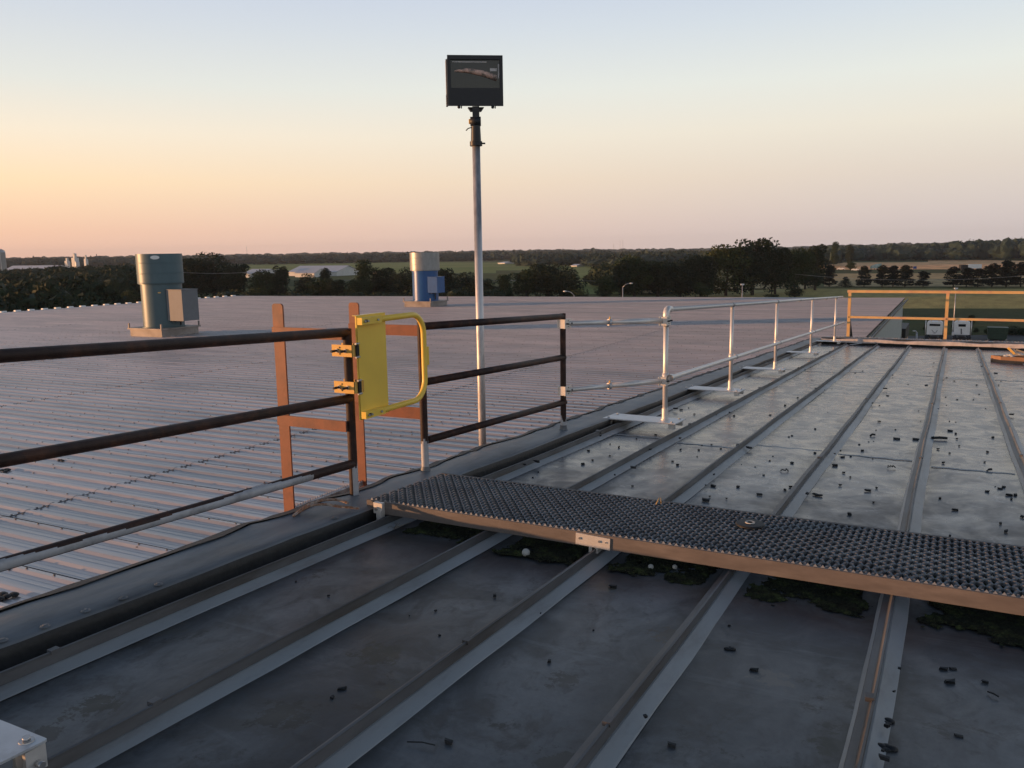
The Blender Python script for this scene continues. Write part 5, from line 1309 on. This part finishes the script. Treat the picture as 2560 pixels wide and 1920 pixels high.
C3 = [(1411,230,1),(1461,222,1),(1528,204,0),(1576,260,0),(765,460,0),(765,485,0),(847,518,0),(925,545,0),(1075,472,0),(660,578,0),(845,619,0),(697,657,0),(615,693,0),(248,672,0),(215,718,1),(110,743,0),(228,760,0),(180,808,0),(1880,262,0),(1920,275,0),(1765,298,0),(1452,490,0),(1458,566,0),(1600,625,0),(1615,570,0),(1725,528,0),(1640,528,0),(1805,558,0),(1387,668,0),(1432,700,0),(1045,748,1),(887,810,0),(1041,882,0),(1195,607,0),(2045,575,1),(2102,717,0),(1982,693,0),(2175,787,0),(1745,808,0),(1735,882,1),(1672,900,0),(1953,889,0),(2137,955,1),(1708,971,0),(1670,1007,1),(1852,989,0),(1240,440,0)]
C4 = [(148,184,0),(20,268,0),(258,117,0),(517,240,0),(409,388,0),(180,458,0),(207,448,0),(1011,53,1),(1032,99,1),(903,180,0),(963,183,0),(1367,10,1),(1534,113,0),(1543,180,0),(1470,229,0),(1302,228,0),(1881,213,0),(1774,135,0),(1635,135,0),(962,323,1),(933,396,0),(1100,392,0),(1318,318,0),(1568,320,0),(1621,327,0),(870,498,0),(913,492,0),(1110,476,1),(1275,480,1),(1623,429,0),(1634,472,0),(1571,405,1),(1653,533,0),(1470,560,0),(1569,597,0),(1943,462,0),(1896,587,0),(817,577,0),(789,523,0),(627,600,0),(575,625,0),(645,632,1),(714,625,0),(905,642,0),(405,598,0),(42,625,0),(15,665,0),(209,685,0),(581,705,1),(1873,674,0),(1516,680,0),(711,803,0),(625,874,0),(655,765,0),(861,922,1),(939,898,0),(196,889,0),(146,913,0),(338,977,0),(911,1022,0),(703,1127,0),(1488,989,0),(1615,1088,1),(1895,930,0),(2004,905,1),(2037,893,0),(1964,885,0),(2137,961,0),(2082,961,1),(2103,994,0),(2197,1150,0),(2008,1204,0),(2056,1274,0),(1573,1313,0),(2101,281,1)]
CXX = [(1433,1195,0),(1426,1229,0),(1397,1284,0),(1263,1217,0),(1257,1263,0),(1405,1329,0),(1078,1316,0),(818,1268,0),(754,1285,0),(705,1280,0),(1545,1326,0),(1611,1355,1),(1668,1277,0),(1513,1360,0),(1804,1390,0),(1824,1469,0),(1846,1238,0),(1838,1202,0),(1968,1288,1),(2013,1358,0),(1993,1390,0),(2193,1416,0),(379,1345,0),(319,1275,0),(489,1445,0),(552,1422,0),(560,1168,0),(982,1117,0),(1211,1383,0)]
F13 = [(703,468,0),(325,742,0),(2088,815,1),(1877,430,0),(870,95,1),(1375,1465,1),(248,365,0),(1155,1275,0)]
F12 = [(2064,172,0),(1553,299,0),(1324,342,0),(740,982,1),(660,1055,0),(1660,1437,1),(627,172,0),(345,50,0),(1585,512,0)]
F14 = [(1514,806,1),(1597,805,1),(1570,922,1),(1878,920,1),(1133,851,0),(1087,1053,0),(1030,1358,0),(992,1573,0),(1645,1390,1),(995,1640,1),(40,258,0)]
for lst, ox, oy in ((C3, 1280, 960), (C4, 1920, 960), (CXX, 1920, 560), (F13, 1280, 1440), (F12, 640, 1440), (F14, 1920, 1440)):
    for x, y, big in lst: place(ox + x / 3.4563, oy + y / 3.4563, big)
PANS = [w_ + ' pan from roof edge' for w_ in ('first', 'second', 'third', 'fourth', 'fifth', 'sixth', 'seventh', 'eighth')]
ORD = ['nearest to', 'second from', 'third from', 'fourth from', 'fifth from', 'sixth from', 'seventh from', 'eighth from', 'ninth from', 'tenth from'] + [str(i) + 'th from' for i in range(11, 90)]
for fore in (True, False):
    for pi in range(8):
        L_ = [c for c in CRUMBS if (c[2] < 3.3) == fore and (sum(c[1] > s for s in SEAMS) - 1 == pi or (pi == 0 and c[1] < SEAMS[0]))]
        L_.sort(key=lambda c: -c[2] if fore else c[2])
        for k, (o, x, y, big) in enumerate(L_):
            tag(o, ('chunky' if big else 'small') + ' black rubber crumb ' + ORD[k] + ' the walkway, ' + ('near side, ' if fore else 'far side, ') + PANS[pi], 'rubber piece', 'black rubber crumbs scattered on the upper roof')
def blob(px, py, r, lbl, sq=(1.3, 1, .6), n=6):
    q = UP(px, py); b = MB(); g = random.Random(int(px))
    for i in range(n): b.ball(q + Vector((g.uniform(-r, r), g.uniform(-r, r) * .7, r * .35)), r * g.uniform(.4, .75), 5, sq)
    tag(b.build('rubber_lump', M['rubber'], None, q), lbl, 'rubber piece')
blob(1824, 1623, .012, 'round black lump in front of the walkway, near the brown ring stain')
blob(2225, 1810, .018, 'large black lump beside the rib in the bottom right foreground', n=5)
blob(2214, 1876, .018, 'largest ragged black lump in the bottom right foreground, with a pale fleck', n=9)
blob(2044, 1240, .02, 'ragged black cluster on the roof behind the walkway at centre right', n=8)
def curl(px, py, pts, r, lbl):
    q = UP(px, py, .008); ux_ = Vector((math.cos(YAW), math.sin(YAW), 0)); uy_ = Vector((-math.sin(YAW), math.cos(YAW), -TA))
    tag(MB().tube([q + ux_ * a + uy_ * b_ + Vector((0, 0, c)) for a, b_, c in pts], r, 7).build('rubber_strip', M['rubber'], None, q), lbl, 'rubber strip')
curl(2347, 1097, [(-.055, .012, .008), (-.03, .0, .008), (.0, -.003, .01), (.03, -.008, .008), (.06, -.012, .006)], .011, 'long black rubber strip lying right of the middle rib')
curl(1962, 1177, [(-.022, .015, 0), (-.018, -.005, .01), (0, -.01, .004), (.012, .01, .012), (.022, .004, .0), (.018, -.012, 0)], .004, 'curled black rubber strip left of the cross lap')
curl(2229, 1168, [(-.028, -.008, 0), (-.02, .012, .01), (-.012, -.008, .003), (-.004, .012, .01), (.004, -.008, .003), (.012, .012, .01), (.022, -.008, 0)], .004, 'zigzag black rubber strip near the middle of the wet roof')
curl(2475, 1176, [(-.03, -.012, 0), (-.012, -.006, .004), (.008, -.008, .006), (.016, .01, .01), (0, .016, .006), (-.01, .004, .004)], .004, 'black rubber ring with a tail at the right cross lap')
curl(2182, 979 + 110, [(-.02, .0, 0), (0, .01, .01), (.022, .004, .006)], .008, 'bent black rubber plug above the cross lap')
curl(2483, 1736, [(-.006, .018, 0), (0, .0, .003), (.008, -.014, 0)], .0025, 'short thin black wire bit in the right foreground')
curl(1055, 1857, [(-.04, .006, 0), (0, 0, .002), (.035, -.012, 0)], .0018, 'thin dark twig in the bottom foreground')
# twig and pale scraps by the walkway end
q = UP(985, 1320, .01); b = MB()
for i in range(7): a = rnd.uniform(0, 6.28); b.tube([q + Vector((0, 0, 0)), q + Vector((.02 * math.cos(a), .02 * math.sin(a), rnd.uniform(0, .02))), q + Vector((.035 * math.cos(a + .5), .03 * math.sin(a + .5), rnd.uniform(0, .02)))], .0015, 5)
b.tube([q, q + Vector((.03, .03, .01)), q + Vector((.05, .07, .015))], .002, 5)
tag(b.build('dry_twigs', mat('grey_twig', (.22, .2, .17), .8), None, q), 'tuft of dry grey twigs by the left end of the walkway', 'twigs')

# ================================================================ HAZE
hb = MB(); hb.box((-1400, 2000, 40), (9600, 4900, 82))
hz_o = hb.build('haze', None)
hz_o.data.materials.clear()
hm = bpy.data.materials.new('evening_haze'); hm.use_nodes = True; nt = hm.node_tree; nt.nodes.clear()
pv = nt.nodes.new('ShaderNodeVolumePrincipled'); pv.inputs['Density'].default_value = .00007; pv.inputs['Color'].default_value = (.80, .89, 1.0, 1); pv.inputs['Anisotropy'].default_value = .1
mo_ = nt.nodes.new('ShaderNodeOutputMaterial'); nt.links.new(pv.outputs[0], mo_.inputs['Volume'])
hz_o.data.materials.append(hm); tag(hz_o, 'thin evening haze over the fields', 'haze', None, 'stuff')
